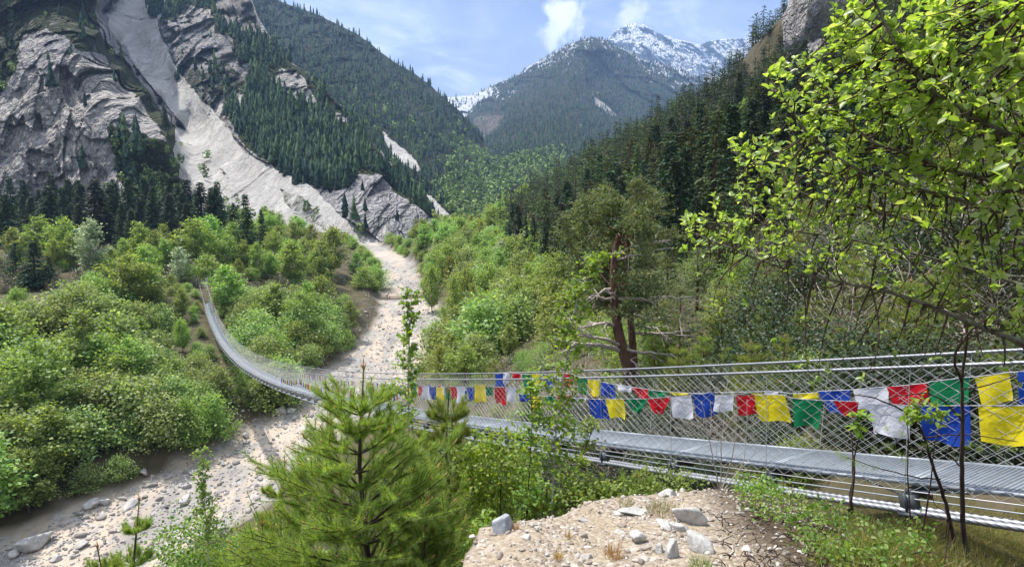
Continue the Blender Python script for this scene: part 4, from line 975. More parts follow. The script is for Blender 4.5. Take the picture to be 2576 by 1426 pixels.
for _ in range(70):
    Y = rt.uniform(150, 250); sd_ = rt.choice([-1, 1]); hw_ = float(np.interp(Y, [110, 150, 220], [7.2, 4.9, 5.4])); X = float(np.interp(Y, _ty, _tx)) + sd_ * (hw_ + rt.uniform(.6, 4)) * 1.12
    plant('gshrub' if rt.random() < .6 else 'shrub', X, Y, rt.uniform(1.8, 3.6), 'green bush on the edge of the upper torrent bed', 'bushes along the upper torrent', 1.3)
# -- brownish scrub along the terrace edge
for k in range(120):
    px = rt.uniform(-90, 940); Y = rt.uniform(108, 150) + max(0, px - 600) * .05
    x = ray(px, 700)[0] * Y
    if abs(px - 508) < 22: continue
    plant('drab' if rt.random() < .65 else 'gshrub', x, Y, rt.uniform(2.2, 4.0), 'low brownish scrub along the terrace edge' if True else '', 'scrub along the left terrace edge', 1.15)
# -- special trees rising from the left bank
for k, px, yt, Y, w, lab in [('round', 39, 722, 92, 1.15, 'big light green tree at the left frame edge above the thicket'), ('round', -15, 770, 84, 1.1, 'light green tree half outside the left frame edge'), ('round', 100, 790, 88, .9, 'small round tree right beside the big one at the left frame edge'),
                             ('birch', 255, 748, 92, 1.5, 'deep green tree rising from the middle of the left thicket'), ('birch', 455, 725, 104, 1.1, 'light green tree just left of the bridge portal'), ('round', 348, 793, 90, .75, 'yellowish green rounded tree between the deep green tree and the bridge'),
                             ('round', 455, 800, 92, .7, 'bright green tree close to the left edge of the footbridge'), ('birch', 573, 667, 112, 1.5, 'tall light shrub tree just right of the bridge portal'), ('birch', 693, 711, 108, 1.5, 'pointed light green tree on the slope between bridge and torrent'), ('birch', 774, 708, 112, 1.2, 'second pointed tree on the slope nearer to the torrent')]:
    plant_px(k, px, yt, Y, lab, None, w)
# -- thicket on the left bank
pts = []
for _ in range(6000):
    Y = rt.uniform(54, 118); X = rt.uniform(-105, -26); s = float(chan_s(np.array([X]), np.array([Y]))[0])
    hw = 7.2 + max(0, min(3.6, (76 - Y) * .17))
    if not (-42 < s < -hw - .9): continue
    px, py = project(np.array([X, Y, -22]))
    if px < -120: continue
    tb = (Y - BY0) / (BY1 - BY0); xb = BX0 + (BX1 - BX0) * tb
    if abs(X - xb) < 1.9: continue
    if any((X - a) ** 2 + (Y - b) ** 2 < (2.3 + .9 * rt.random()) ** 2 for a, b in pts): continue
    pts.append((X, Y))
pts.sort(key=lambda p: p[0] ** 2 + p[1] ** 2); pts = pts[:300]
for X, Y in pts:
    tb = (Y - BY0) / (BY1 - BY0); xb = BX0 + (BX1 - BX0) * tb; deck = bz(tb); g0 = gz(X, Y)
    H = rt.uniform(3.0, 6.4)
    if X < xb: H = rt.choice([rt.uniform(2.6, 4.2), rt.uniform(4.5, 7.2)], p=[.4, .6])
    if -9 < X - xb < 4: H = min(H, max(1.6, deck - 1.1 - g0))
    kk_ = rt.random() * (.8 if abs(X - xb) < 11 else 1); plant('shrub' if kk_ < .62 else ('gshrub' if kk_ < .82 else ('birch' if kk_ < .93 else 'round')), X, Y, H * (1.45 if kk_ > .82 else 1), 'grey green alder bush in the dense thicket on the left bank', 'alder thicket on the left bank', rt.uniform(.95, 1.3) * (1.1 if kk_ > .82 else 1))
# -- right bank between the torrent and the right hand slope
for k, px, yt, Y, w, lab in [('round', 1122, 612, 150, .95, 'round deep green tree nearest the torrent on the right bank'), ('round', 1085, 665, 132, .7, 'small green tree at the torrent edge on the right bank'), ('round', 1176, 668, 112, .85, 'dark green bushy tree behind the yellowish larch'), ('larch', 1134, 690, 108, 1.1, 'yellowish feathery larch at the edge of the right bank'),
                             ('pale', 1262, 602, 140, 1.5, 'pale feathery tree in the middle of the right bank'), ('birch', 1343, 596, 135, 1.4, 'light grey green tree left of the tall bright birch'), ('birch', 1424, 552, 118, 1.0, 'tall bright birch at the foot of the dark slope'), ('larch', 1288, 676, 96, 1.2, 'bushy green larch in front of the pale feathery tree'),
                             ('round', 1225, 662, 104, .9, 'green tree between the two larches on the right bank'), ('larch', 1185, 712, 98, 1.0, 'lower yellow green larch beside the torrent'), ('birch', 1395, 610, 112, 1.2, 'leafy birch directly below the tall bright birch'), ('round', 1330, 690, 100, .8, 'low rounded tree beneath the pale trees'), ('larch', 1240, 700, 92, 1.1, 'green larch standing closest to the bridge on the right bank')]:
    plant_px(k, px, yt, Y, lab, None, w)
pts2 = []
for _ in range(5000):
    Y = rt.uniform(26, 190); X = rt.uniform(-32, 16); s = float(chan_s(np.array([X]), np.array([Y]))[0])
    xfv = np.interp(Y, [14, 30, 60, 100, 150, 200], [14, 11.5, 9, 4, -3, -7])
    if s < 10.5 or X > xfv + 8: continue
    tb = (Y - BY0) / (BY1 - BY0); xb = BX0 + (BX1 - BX0) * tb
    if X < xb + 2 + (3 if Y < 45 else 0): continue
    px, py = project(np.array([X, Y, gz(X, Y) + 3]))
    if px < 1090 - max(0, Y - 120) * 1.0: continue
    d = 3.4 if Y > 60 else 2.6
    if any((X - a) ** 2 + (Y - b) ** 2 < d * d for a, b in pts2): continue
    pts2.append((X, Y))
for X, Y in pts2[:170]:
    k = ['shrub', 'gshrub', 'larch', 'round', 'birch'][rt.choice(5, p=[.3, .2, .2, .15, .15])] if Y > 60 else ['nlarch', 'nshrub', 'ndrab', 'nlarch'][rt.choice(4)]
    H = rt.uniform(4, 7.5) if Y > 60 else rt.uniform(2, 3.6)
    plant(k, X, Y, H, {'shrub': 'grey green bush in the mixed wood on the right bank', 'gshrub': 'fresh green bush in the mixed wood on the right bank', 'larch': 'feathery yellow green larch in the mixed wood on the right bank', 'round': 'rounded tree in the mixed wood on the right bank', 'birch': 'slender birch in the mixed wood on the right bank', 'nlarch': 'small feathery larch on the right bank behind the bridge', 'nshrub': 'small green bush on the right bank behind the bridge', 'ndrab': 'bare brownish bush on the right bank behind the bridge', 'slopepine': 'small pine on the right bank behind the bridge'}[k], 'mixed wood on the right bank', 1.15)
# -- forest of the right hand slope
cand = []
for _ in range(32000):
    Y = 42 * (9.5 ** (rt.random() ** .8)); X = rt.uniform(-10, 1.0 * Y + 6)
    xfv = np.interp(Y, [14, 30, 60, 100, 150, 200, 260, 500], [14, 11.5, 9, 4, -3, -7, -5, 5])
    if X < xfv + 3 or X > xfv + 190: continue
    cand.append((X, Y))
cand = np.array(cand); cell = {}; keep = []
for X, Y in cand:
    d = 3.2 + Y * .007; kx, ky = int(X // d), int(Y // d)
    if any((X - a) ** 2 + (Y - b) ** 2 < d * d for i in (-1, 0, 1) for j in (-1, 0, 1) for a, b in cell.get((kx + i, ky + j), [])): continue
    cell.setdefault((kx, ky), []).append((X, Y)); keep.append((X, Y))
keep = np.array(keep); kz = ground_z(keep[:, 0], keep[:, 1])
kpx, kpy = project(np.stack([keep[:, 0], keep[:, 1], kz + 6], 1))
vis = (kpx > 1080) & (kpx < 2900) & (kpy > -250); keep, kz, kpx, kpy = keep[vis], kz[vis], kpx[vis], kpy[vis]
od = np.argsort(keep[:, 1]); keep, kz, kpx = keep[od], kz[od], kpx[od]
inside = (kpx < 2100); near_i = np.concatenate([np.where(inside)[0][:205], np.where(~inside)[0][:90]]); ms = np.ones(len(keep), bool); ms[near_i] = False
for i in near_i:
    k = 'spruce' if rt.random() < .55 else 'slopepine'
    if rt.random() < .08 and keep[i, 1] > 120: k = 'round'
    H = rt.uniform(8, 14) * (1 if k != 'round' else .6) * (.6 if keep[i, 1] < 60 else 1)
    plant(k, keep[i, 0], keep[i, 1], H, {'spruce': 'dark spruce in the dense forest on the right hand slope', 'slopepine': 'olive green pine in the dense forest on the right hand slope', 'round': 'light green broadleaf tree in the forest on the right hand slope'}[k], 'forest on the right hand slope', rt.uniform(.9, 1.2))
rest = np.where(ms)[0]; Pn = np.stack([keep[rest, 0], keep[rest, 1], kz[rest] - .4], 1)
def joined_forest(name, label, P, H, protos, mats, seed):
    r_ = np.random.default_rng(seed); dat = []
    for me_ in protos:
        V = np.empty(len(me_.vertices) * 3, np.float32); me_.vertices.foreach_get('co', V); V = V.reshape(-1, 3); fq = [(tuple(p.vertices), p.material_index) for p in me_.polygons]
        dat.append((V, np.array([f for f, m_ in fq if len(f) == 4]), np.array([m_ for f, m_ in fq if len(f) == 4]))); bpy.data.meshes.remove(me_)
    Vs, Qs, Ms, n = [], [], [], 0; kk = r_.integers(0, len(dat), len(P))
    for k, (V, Q, mi) in enumerate(dat):
        ix = np.where(kk == k)[0]; a = r_.uniform(0, 6.28, len(ix)); c, s = np.cos(a)[:, None], np.sin(a)[:, None]; w = r_.uniform(.85, 1.2, (len(ix), 1))
        W = np.stack([(V[:, 0] * c - V[:, 1] * s) * w, (V[:, 0] * s + V[:, 1] * c) * w, np.broadcast_to(V[:, 2], (len(ix), len(V)))], -1) * H[ix][:, None, None] + P[ix][:, None]
        Vs.append(W.reshape(-1, 3)); Qs.append((n + np.arange(len(ix))[:, None, None] * len(V) + Q[None]).reshape(-1, 4)); Ms.append(np.tile(mi, len(ix)) + 0 * 0); n += len(ix) * len(V)
    return tag(link(name, mesh_np(name, np.concatenate(Vs), [np.concatenate(Qs)], mats, [np.concatenate(Ms)])), label, 'forest', kind='stuff')
lowp = [make_conifer(1, .22, 19, 6, [MAT['conifer'], MAT['bark']], 70 + s, name='tmp', sprays=3) for s in range(4)] + [make_conifer(1, .22, 13, 8, [MAT['pine_far'], MAT['redbark']], 75 + s, True, .1, 'tmp', 2, .2) for s in range(2)]
Hn = rt.lognormal(2.33, .25, len(Pn)).clip(5, 16); hf = len(Pn) // 2
joined_forest('forest', 'dark spruces rising to the skyline on the right hand slope', Pn[np.arange(len(Pn)) % 3 > 0], Hn[np.arange(len(Pn)) % 3 > 0], lowp[:4], [MAT['conifer'], MAT['bark']], 81)
joined_forest('forest', 'olive pines mixed among the spruces high on the right hand slope', Pn[::3], Hn[::3], lowp[4:], [MAT['pine_far'], MAT['redbark']], 82)
print('right slope', len(keep), 'thicket', len(pts), 'right bank', len(pts2))
# ------------------------------------------------------------------ foreground plants and stones
rn = np.random.default_rng(2024)
def leaf_blades(g, C, D, L, W, m, up=(0, 0, 1.), fold=.22, rng=rn, curl=.12):
    """real leaf shape: two rows about a midrib"""
    n = len(C)
    if n == 0: return
    D = D / (np.linalg.norm(D, axis=1, keepdims=True) + 1e-9); R = np.asarray(up) + rng.normal(size=(n, 3)) * .55
    S = np.cross(D, R); S /= np.linalg.norm(S, axis=1, keepdims=True) + 1e-9; N = np.cross(S, D)
    L = np.broadcast_to(L, (n,))[:, None]; W = np.broadcast_to(W, (n,))[:, None]
    f = lambda l, w, h: C + D * L * l + S * W * w + N * (W * fold * abs(w) * 2 - L * curl * l * l) 
    V = np.stack([f(0, 0, 0), f(.28, -.42, 0), f(.66, -.40, 0), f(1, 0, 0), f(.66, .40, 0), f(.28, .42, 0), f(.3, 0, 0), f(.68, 0, 0)], 1)
    b = (np.arange(n) * 8)[:, None]
    Q = np.concatenate([b + [1, 6, 7, 2], b + [6, 5, 4, 7]]); T = np.concatenate([b + [0, 6, 1], b + [0, 5, 6], b + [2, 7, 3], b + [7, 4, 3]])
    g.add(V, Q, T, m)

# ---- goat willow hanging in from the right
def px3(pts, Y0, Y1, bend=0):
    pts = np.array(pts, float); n = len(pts); L = np.concatenate([[0], np.cumsum(np.linalg.norm(np.diff(pts, axis=0), axis=1))]); L /= L[-1]
    m = max(14, n * 4); t = np.linspace(0, 1, m)
    x, y = np.interp(t, L, pts[:, 0]), np.interp(t, L, pts[:, 1]); k = np.array([.25, .5, .25])
    for _ in range(2): x[1:-1] = np.convolve(x, k, 'valid'); y[1:-1] = np.convolve(y, k, 'valid')
    Y = Y0 + (Y1 - Y0) * t + bend * np.sin(np.pi * t)
    R = rays(x, y); return R * (Y / R[..., 1])[..., None]
def rooted(P):
    """carry a stem straight down into the ground"""
    g0 = gz(P[0][0], P[0][1]) - .05
    if P[0][2] <= g0: return P
    n = max(2, int((P[0][2] - g0) / .25) + 1); z = np.linspace(g0, P[0][2], n + 1)[:-1]
    return np.concatenate([np.stack([np.full(n, P[0][0]) + .01 * np.sin(z * 4), np.full(n, P[0][1]), z], 1), P])
limbs = [([(2900, 620), (2700, 520), (2576, 472), (2432, 429), (2347, 407), (2279, 377), (2194, 360), (2143, 312), (2099, 258), (2080, 215)], 2.6, 3.1, .017),
         ([(2900, 480), (2700, 410), (2564, 353), (2448, 288), (2377, 237), (2330, 176), (2286, 119), (2252, 51), (2228, 0), (2190, -90)], 2.5, 2.8, .02),
         ([(2800, 330), (2576, 153), (2527, 92), (2482, 41), (2440, -30), (2380, -120)], 2.4, 2.5, .022),
         ([(2900, 700), (2700, 580), (2500, 520), (2313, 472), (2211, 438), (2126, 387), (2041, 330), (1985, 240), (1940, 180)], 2.9, 3.3, .013),
         ([(2900, 760), (2700, 640), (2350, 560), (2100, 505), (2007, 475), (1940, 434), (1872, 400), (1835, 355)], 3.0, 3.6, .012),
         ([(2900, 980), (2700, 915), (2572, 871), (2387, 800), (2238, 746), (2089, 716), (1970, 692), (1840, 640), (1740, 600)], 2.8, 3.8, .02),
         ([(2900, 850), (2700, 760), (2400, 660), (2200, 610), (2024, 575), (1900, 560), (1760, 545)], 3.2, 3.9, .011),
         ([(2850, 560), (2650, 548), (2576, 531), (2400, 528), (2238, 543), (2120, 545), (2000, 560)], 3.4, 3.8, .011),
         ([(2850, 200), (2680, 60), (2600, -40), (2560, -140)], 2.3, 2.3, .02),
         ([(2900, 1010), (2650, 880), (2447, 817), (2298, 668), (2190, 560), (2130, 470)], 3.2, 3.7, .012),
         ([(2860, 760), (2640, 700), (2480, 690), (2300, 640), (2130, 625), (1990, 655)], 3.6, 4.0, .010),
         ([(2850, 420), (2600, 300), (2440, 230), (2250, 190), (2150, 120), (2110, 60)], 2.9, 3.2, .012)]
WM = [(2085, -40), (2100, 60), (2075, 85), (2085, 125), (1935, 160), (1920, 215), (1960, 270), (1925, 300), (1925, 345), (1800, 315), (1780, 330), (1820, 355), (1860, 440), (1790, 480), (1780, 530), (1720, 545), (1710, 625), (1750, 640), (1870, 655), (1990, 650), (2100, 690), (2300, 760), (2600, 830), (2640, 300), (2640, -60)]
wil = thing('willow_tree', 'bright yellow green leafy willow boughs reaching in from the right edge', 'tree', (2.75, 3.0, gz(2.75, 3.0)))
wb = np.array(wil.location); gw = Geo(); gl = Geo(); nodes = []
trunk_top = None
for pts, y0, y1, r0 in limbs:
    P = px3(pts, y0, y1, rn.uniform(-.1, .15)); P[1:] += np.cumsum(rn.normal(size=(len(P) - 1, 3)) * .0035, 0)
    gw.tube(P, np.linspace(r0, .0035, len(P)), 7, 0); nodes.append(np.concatenate([P, np.linspace(r0, .0035, len(P))[:, None]], 1)[4:])
    b = P[0]; gw.tube(bez(wb + [0, 0, -.1], wb + [.1, .1, .9 * (b[2] - wb[2])], b, 10), np.linspace(.06, r0, 10), 8, 0)
ND = np.concatenate(nodes)
minx, maxx, cntt = 1690, 2640, 0
def add_twig(target, nleaf, Ls, thick=.0028, spread=.6):
    d = np.linalg.norm(ND[:, :3] - target, axis=1) + np.maximum(0, target[0] - ND[:, 0]) * 1.5
    k = np.argmin(d + rn.random(len(d)) * .05); p0 = ND[k, :3]
    pm = (p0 + target) / 2 + np.array([rn.normal() * .04, rn.normal() * .05, -.05 + rn.normal() * .04]) ; n = 8
    P = bez(p0, pm, target, n); gw.tube(P, np.linspace(min(ND[k, 3], .006), .0014, n), 4, 1, cap=False)
    t = np.concatenate([rn.uniform(.3, 1, max(1, nleaf - 4)), np.full(4, 1.)]); C = np.stack([np.interp(t, np.linspace(0, 1, n), P[:, i]) for i in range(3)], 1)
    ax = (P[-1] - P[-3]); ax /= np.linalg.norm(ax) + 1e-9
    D = ax * .55 + rn.normal(size=(len(t), 3)) * spread * [1, 1, .7] + [0, 0, .12]
    L = Ls * rn.uniform(.55, 1.25, len(t)) * (.7 + .3 * (1 - t)); leaf_blades(gl, C, D, L, L * rn.uniform(.55, .75, len(t)), 0)
    # a side shoot
    return P
for _ in range(20000):
    x, y = rn.uniform(minx, maxx), rn.uniform(-60, 830)
    if not inpoly(np.array([x]), np.array([y]), WM)[0]: continue
    dens = 1.0 if y < 430 else (.75 if y < 560 else (.5 if y < 680 else .28))
    if x < 2000: dens = max(dens, .8)
    if rn.random() > dens: continue
    tb = (2576 - x) / 850.; Y = np.clip(2.55 + 1.1 * tb + .5 * y / 700. + rn.normal() * .28, 2.0, 4.4)
    r = ray(x, y); P = add_twig(r * (Y / r[1]), rn.integers(7, 13), (.06 if Y < 3.1 else .054)); cntt += 1
    if cntt >= 1000: break
for (x, y, Y, n) in [(1795, 765, 3.7, 8), (1815, 785, 3.7, 8), (1840, 700, 3.6, 8), (2010, 920, 3.3, 9), (2060, 945, 3.3, 9), (2040, 965, 3.2, 8), (2090, 930, 3.3, 7), (2170, 950, 3.0, 6), (1945, 850, 3.5, 5), (1760, 690, 3.8, 6), (1880, 760, 3.6, 7), (2250, 880, 3.2, 7), (2150, 860, 3.4, 6), (2520, 930, 2.8, 9), (2480, 900, 2.8, 7), (2560, 960, 2.7, 9), (2350, 900, 3., 6), (2030, 800, 3.5, 7), (2440, 740, 2.8, 9), (2500, 690, 2.7, 9), (2300, 830, 3., 6)]:
    r = ray(x, y); add_twig(r * (Y / r[1]), n, .05)
# bare twigs
for _ in range(34):
    x, y = rn.uniform(1850, 2600), rn.uniform(560, 930); Y = rn.uniform(2.7, 4.0); r = ray(x, y); T_ = r * (Y / r[1])
    d = np.linalg.norm(ND[:, :3] - T_, axis=1); k = np.argmin(d + (ND[:, 0] < T_[0]) * .5); p0 = ND[k, :3]
    gw.tube(wob(bez(p0, (p0 + T_) / 2 + rn.normal(size=3) * .06, T_, 9), .006, rn), np.linspace(.0045, .0012, 9), 4, 1, cap=False)
mw = gw.mesh('willow_branches', [MAT['wtwig'], MAT['twig']], True); ml = gl.mesh('willow_leaves', [MAT['willow']])
for me_, nm in ((mw, 'branches'), (ml, 'leaves')):
    me_.transform(Matrix.Translation(-Vector(wb))); link(nm, me_, wil)
print('willow leaves faces', len(ml.polygons))

# ---- young pines with candles
def young_pine(H, whorls, spread, seed, vis_from=0., nlen=.055, dens=1.0, base=.1):
    r = np.random.default_rng(seed); gt = Geo(); gn = Geo(); gc = gn
    tp = np.stack([r.normal(size=8) * .008 * H, r.normal(size=8) * .008 * H, np.linspace(0, H, 8)], 1); tp[0, :2] = 0
    gt.tube(tp, np.linspace(.012 * H + .008, .006, 8), 7)
    at_h = lambda h: np.array([np.interp(h, tp[:, 2], tp[:, 0]), np.interp(h, tp[:, 2], tp[:, 1]), h])
    def brush(P, cnt, l0, upb=.2):
        n = len(P); t = np.sort(r.random(cnt)); C = np.stack([np.interp(t, np.linspace(0, 1, n), P[:, i]) for i in range(3)], 1)
        ax = P[-1] - P[0]; ax /= np.linalg.norm(ax) + 1e-9
        v = r.normal(size=(cnt, 3)); v -= (v @ ax)[:, None] * ax; v /= np.linalg.norm(v, axis=1, keepdims=True) + 1e-9
        gn.needles(C, ax * r.uniform(.5, 1.0, (cnt, 1)) + v * .8, l0 * r.uniform(.75, 1.2, cnt), .0025, 0, r)
    def candle(p, d, l):
        d = d / np.linalg.norm(d); gc.tube([p, p + d * l * .6, p + d * l], [.006, .0055, .002], 5, 1)
    hs = H * (1 - (1 - np.linspace(base, .93, whorls)) ** 1.0)
    for wi, h in enumerate(hs):
        if h < vis_from * H: continue
        t = (h - base * H) / (H * (1 - base)); rad = spread * (1 - t) ** .95 + .07
        nb = r.integers(5, 8)
        for b in range(nb):
            a = b * 2 * np.pi / nb + r.uniform(-.4, .4) + wi; rr = rad * r.uniform(.75, 1.15); rise = rr * r.uniform(.45, .95) * (.6 + .35 * t)
            p0 = at_h(h); tip = p0 + [math.cos(a) * rr, math.sin(a) * rr, rise]; pm = (p0 + tip) / 2 + [0, 0, -.12 * rr]
            P = bez(p0, pm, tip, 10); gt.tube(P, np.linspace(.012 * (rr / .5) ** .5, .004, 10), 5, cap=False)
            brush(P[2:], int(170 * dens * rr / .6) + 30, nlen); candle(P[-1], P[-1] - P[-2] + [0, 0, .04], r.uniform(.035, .075))
            ns = int(4 + 9 * rr / spread)
            for q in range(ns):
                u = r.uniform(.3, .92); o = np.array([np.interp(u, np.linspace(0, 1, 10), P[:, i]) for i in range(3)])
                sl = rr * r.uniform(.28, .5) * (1.15 - u * .6) + .06; an = a + r.choice([-1, 1]) * r.uniform(.5, 1.0)
                e = o + [math.cos(an) * sl, math.sin(an) * sl, sl * r.uniform(.3, .8)]; S = bez(o, (o + e) / 2 + [0, 0, -.03 * sl], e, 6); gt.tube(S, np.linspace(.005, .0028, 6), 4, cap=False)
                brush(S, int(dens * (60 + 220 * sl)), nlen)
                if r.random() < .4: candle(e, e - S[-2] + [0, 0, .03], r.uniform(.02, .05))
                for q2 in range(2):
                    u2 = r.uniform(.3, .9); o2 = np.array([np.interp(u2, np.linspace(0, 1, 6), S[:, i]) for i in range(3)]); e2 = o2 + r.normal(size=3) * sl * .2 + (e - o) * .35 + [0, 0, .05]
                    brush(np.stack([o2, e2]), int(dens * 45), nlen); gt.bars([o2], [e2], .0025)
    top = at_h(H); brush(np.stack([at_h(H * .86), top]), int(150 * dens), nlen); candle(top, np.array([0, 0, 1.]), .11)
    for q in range(4):
        a = q * 1.57 + .3; candle(top - [0, 0, .01], np.array([math.cos(a) * .35, math.sin(a) * .35, 1.]), .07)
    return gt.mesh('pine_trunk', [MAT['twig']], True), gn.mesh('pine_crown', [MAT['pine'], MAT['candle']])
def put_pine(px, ytop, Y, spread, seed, label, group=None, whorls=13, vis=.3, dens=1.0, proto=None, Hmax=9, nlen=.055):
    r = ray(px, ytop); x, zt = r[0] / r[1] * Y, r[2] / r[1] * Y; z0 = gz(x, Y) - .05; H = min(Hmax, zt - z0)
    ms = young_pine(H, whorls, spread, seed, vis, dens=dens, nlen=nlen)
    o = thing('young_pine', label, 'pine', (x, Y, zt - H), group)
    for m_, nm in zip(ms, ('trunk', 'crown')): link(nm, m_, o)
    return o
put_pine(905, 930, 5.2, 2.3, 1, 'big bright green young pine with orange candles in front of the bridge', None, 30, .42, 2.3)
put_pine(1122, 985, 6.6, 1.15, 2, 'smaller young pine close behind the big one below the bridge deck', None, 17, .4, 2.2)
put_pine(720, 1165, 6.2, .8, 3, 'short dense pine at the left side of the big young pine', None, 13, .45, 2.2)
put_pine(337, 1268, 7.5, .5, 4, 'thin young pine standing against the stony torrent bed', None, 12, .5, 1.8)
put_pine(262, 1370, 7.2, .5, 5, 'small pine tip at the lower frame edge over the torrent bed', None, 12, .5, 1.8)
put_pine(640, 1330, 5.6, .8, 6, 'low spreading pine under the left side of the big young pine', None, 13, .4, 2.2)
put_pine(1060, 1260, 5.0, .9, 7, 'pine bough in front of the stony mound edge', None, 13, .4, 2.2)
put_pine(1480, 1215, 6.2, .75, 8, 'low pine sprouting behind the stony mound', 'low pines behind the mound', 10, .2, 1.8)
put_pine(1600, 1205, 6.4, .7, 9, 'bushy pine under the main cables behind the mound', 'low pines behind the mound', 10, .2, 1.8)
put_pine(1370, 1235, 6.4, .7, 10, 'small pine among the shrubs at the left end of the mound', None, 10, .2, 1.8)

# ---- leafy saplings and shrubs near by
def sapling(name, label, cat, stem_px, Y0, Y1, r0, nb, bl, leafL, mat, bark, top_frac=.25, per=9, spread=.8, group=None, wl=.7, up=.3, deep=.35):
    P0_ = px3(stem_px, Y0, Y1); P = rooted(P0_); k0 = (len(P) - len(P0_)) / len(P); top_frac = k0 + (1 - k0) * top_frac; base = P[0]; o = thing(name, label, cat, tuple(base), group); gs = Geo(); gf = Geo(); n = len(P)
    gs.tube(P, np.linspace(r0, .003, n), 6)
    for k in range(nb):
        t = top_frac + (1 - top_frac) * (k + rn.random()) / nb; p = np.array([np.interp(t, np.linspace(0, 1, n), P[:, i]) for i in range(3)])
        a = rn.uniform(0, 6.28); l = bl * rn.uniform(.5, 1.2) * (1.15 - .8 * t if t > .4 else 1)
        e = p + np.array([math.cos(a) * l, math.sin(a) * l * deep * 2, l * up * rn.uniform(.2, 2)]); B = bez(p, (p + e) / 2 + [0, 0, .04 * l], e, 6); gs.tube(B, np.linspace(.005, .0016, 6), 4, cap=False)
        m = int(per * rn.uniform(.7, 1.3)); q = rn.uniform(.15, 1, m); C = np.stack([np.interp(q, np.linspace(0, 1, 6), B[:, i]) for i in range(3)], 1) + rn.normal(size=(m, 3)) * l * .12
        D = (e - p) / l * .4 + rn.normal(size=(m, 3)) * spread + [0, 0, -.1]; L = leafL * rn.uniform(.6, 1.25, m); leaf_blades(gf, C, D, L, L * wl, 0)
    for g_, nm, mt in ((gs, 'stem', bark), (gf, 'leaves', mat)):
        me_ = g_.mesh(nm, [mt]); me_.transform(Matrix.Translation(-Vector(base))); link(nm, me_, o)
    return o
sapling('birch_sapling', 'slender young birch standing up before the pale torrent bed', 'sapling', [(1028, 1330), (1022, 1180), (1030, 1060), (1025, 930), (1032, 830), (1036, 735)], 6.6, 6.8, .014, 90, .30, .05, MAT['young'], MAT['birch'], .16, 17, .9, deep=.5)
sapling('birch_sapling', 'small birch sapling over the torrent bed low on the left', 'sapling', [(525, 1420), (520, 1330), (512, 1240), (508, 1130)], 8.2, 8.3, .012, 64, .32, .052, MAT['broad'], MAT['birch'], .15, 13, .9, deep=.5)
sapling('aspen_sapling', 'leaning pale stemmed sapling rising in front of the Scots pines', 'sapling', [(1385, 1330), (1392, 1200), (1401, 1047), (1424, 900), (1440, 803), (1463, 707), (1536, 640)], 6.2, 7.0, .016, 110, .38, .056, MAT['young'], MAT['birch'], .2, 14, .9, deep=.5, wl=.8)
sapling('aspen_sapling', 'low leafy aspen in front of the deck with its crown over the grating', 'sapling', [(1325, 1300), (1330, 1220), (1335, 1130), (1340, 1040), (1330, 960)], 6.4, 6.6, .016, 50, .42, .046, MAT['young'], MAT['twig'], .3, 10, .9, deep=.5, wl=.85)
sapling('aspen_sapling', 'leafy branch of green aspen leaves overlapping the deck edge', 'sapling', [(1425, 1290), (1445, 1200), (1475, 1120), (1500, 1060)], 6.6, 6.9, .012, 34, .4, .05, MAT['broad'], MAT['twig'], .25, 11, .9, deep=.5, wl=.85)
def bushy(name, label, cat, px, py, Y, rx, rz, nl, leafL, mat, stems=7, group=None, wl=.7, ry=None, yb=None):
    r = ray(px, py); c = r * (Y / r[1]); zb = gz(c[0], Y) if yb is None else yb; o = thing(name, label, cat, (c[0], Y, zb), group); gs = Geo(); gf = Geo(); base = np.array([c[0], Y, zb])
    ry = ry or rx
    for k in range(stems):
        a = rn.uniform(0, 6.28); q = rn.uniform(.3, .9); e = c + np.array([math.cos(a) * rx * q, math.sin(a) * ry * q, rz * rn.uniform(-.2, .8)])
        gs.tube(wob(bez(base + rn.normal(size=3) * [.06, .06, 0], [(base[0] * 1.6 + e[0] * .4) / 2, (base[1] * 1.6 + e[1] * .4) / 2, (zb + e[2]) / 2], e, 9), .008, rn), np.linspace(.011, .002, 9), 5)
    m = nl; cl = max(12, nl // 26); A = rn.normal(size=(cl, 3)); A /= np.linalg.norm(A, axis=1, keepdims=True); A *= (rn.random((cl, 1)) ** .33) * rn.uniform(.7, 1.15, (cl, 1))
    C = A[rn.integers(0, cl, m)] + rn.normal(size=(m, 3)) * .17; C = c + C * [rx, ry, rz]
    D = (C - c) / [rx, ry, rz] * .5 + rn.normal(size=(m, 3)) * .8 + [0, 0, -.1]; L = leafL * rn.uniform(.6, 1.3, m); leaf_blades(gf, C, D, L, L * wl, 0)
    for g_, nm, mt in ((gs, 'stems', MAT['twig']), (gf, 'leaves', mat)):
        me_ = g_.mesh(nm, [mt]); me_.transform(Matrix.Translation(-Vector(base))); link(nm, me_, o)
    return o
bushy('leafy_shrub', 'bright yellow green rounded shrub beside the big young pine', 'shrub', 1242, 1180, 5.6, .36, .38, 1800, .044, MAT['young'], 8, wl=.85)
bushy('leafy_shrub', 'small yellow green tuft of leaves at the left foot of the mound', 'shrub', 1225, 1330, 4.9, .2, .12, 260, .04, MAT['young'], 4)
bushy('leafy_shrub', 'dense grass green bush in the lower left corner below the sapling', 'shrub', 480, 1390, 8.6, .62, .55, 2200, .05, MAT['herb'], 8)
bushy('leafy_shrub', 'light green bush between the dense bush and the big pine', 'shrub', 615, 1400, 8.4, .5, .4, 1200, .05, MAT['young'], 6)
bushy('leafy_shrub', 'dark leaved bush right of the yellow green shrub behind the mound', 'shrub', 1350, 1240, 6.6, .42, .3, 1200, .045, MAT['broad'], 8)
bushy('leafy_shrub', 'low green shrub growing along the far rim of the mound', 'shrub', 1530, 1245, 6.0, .5, .16, 1100, .04, MAT['broad'], 8)
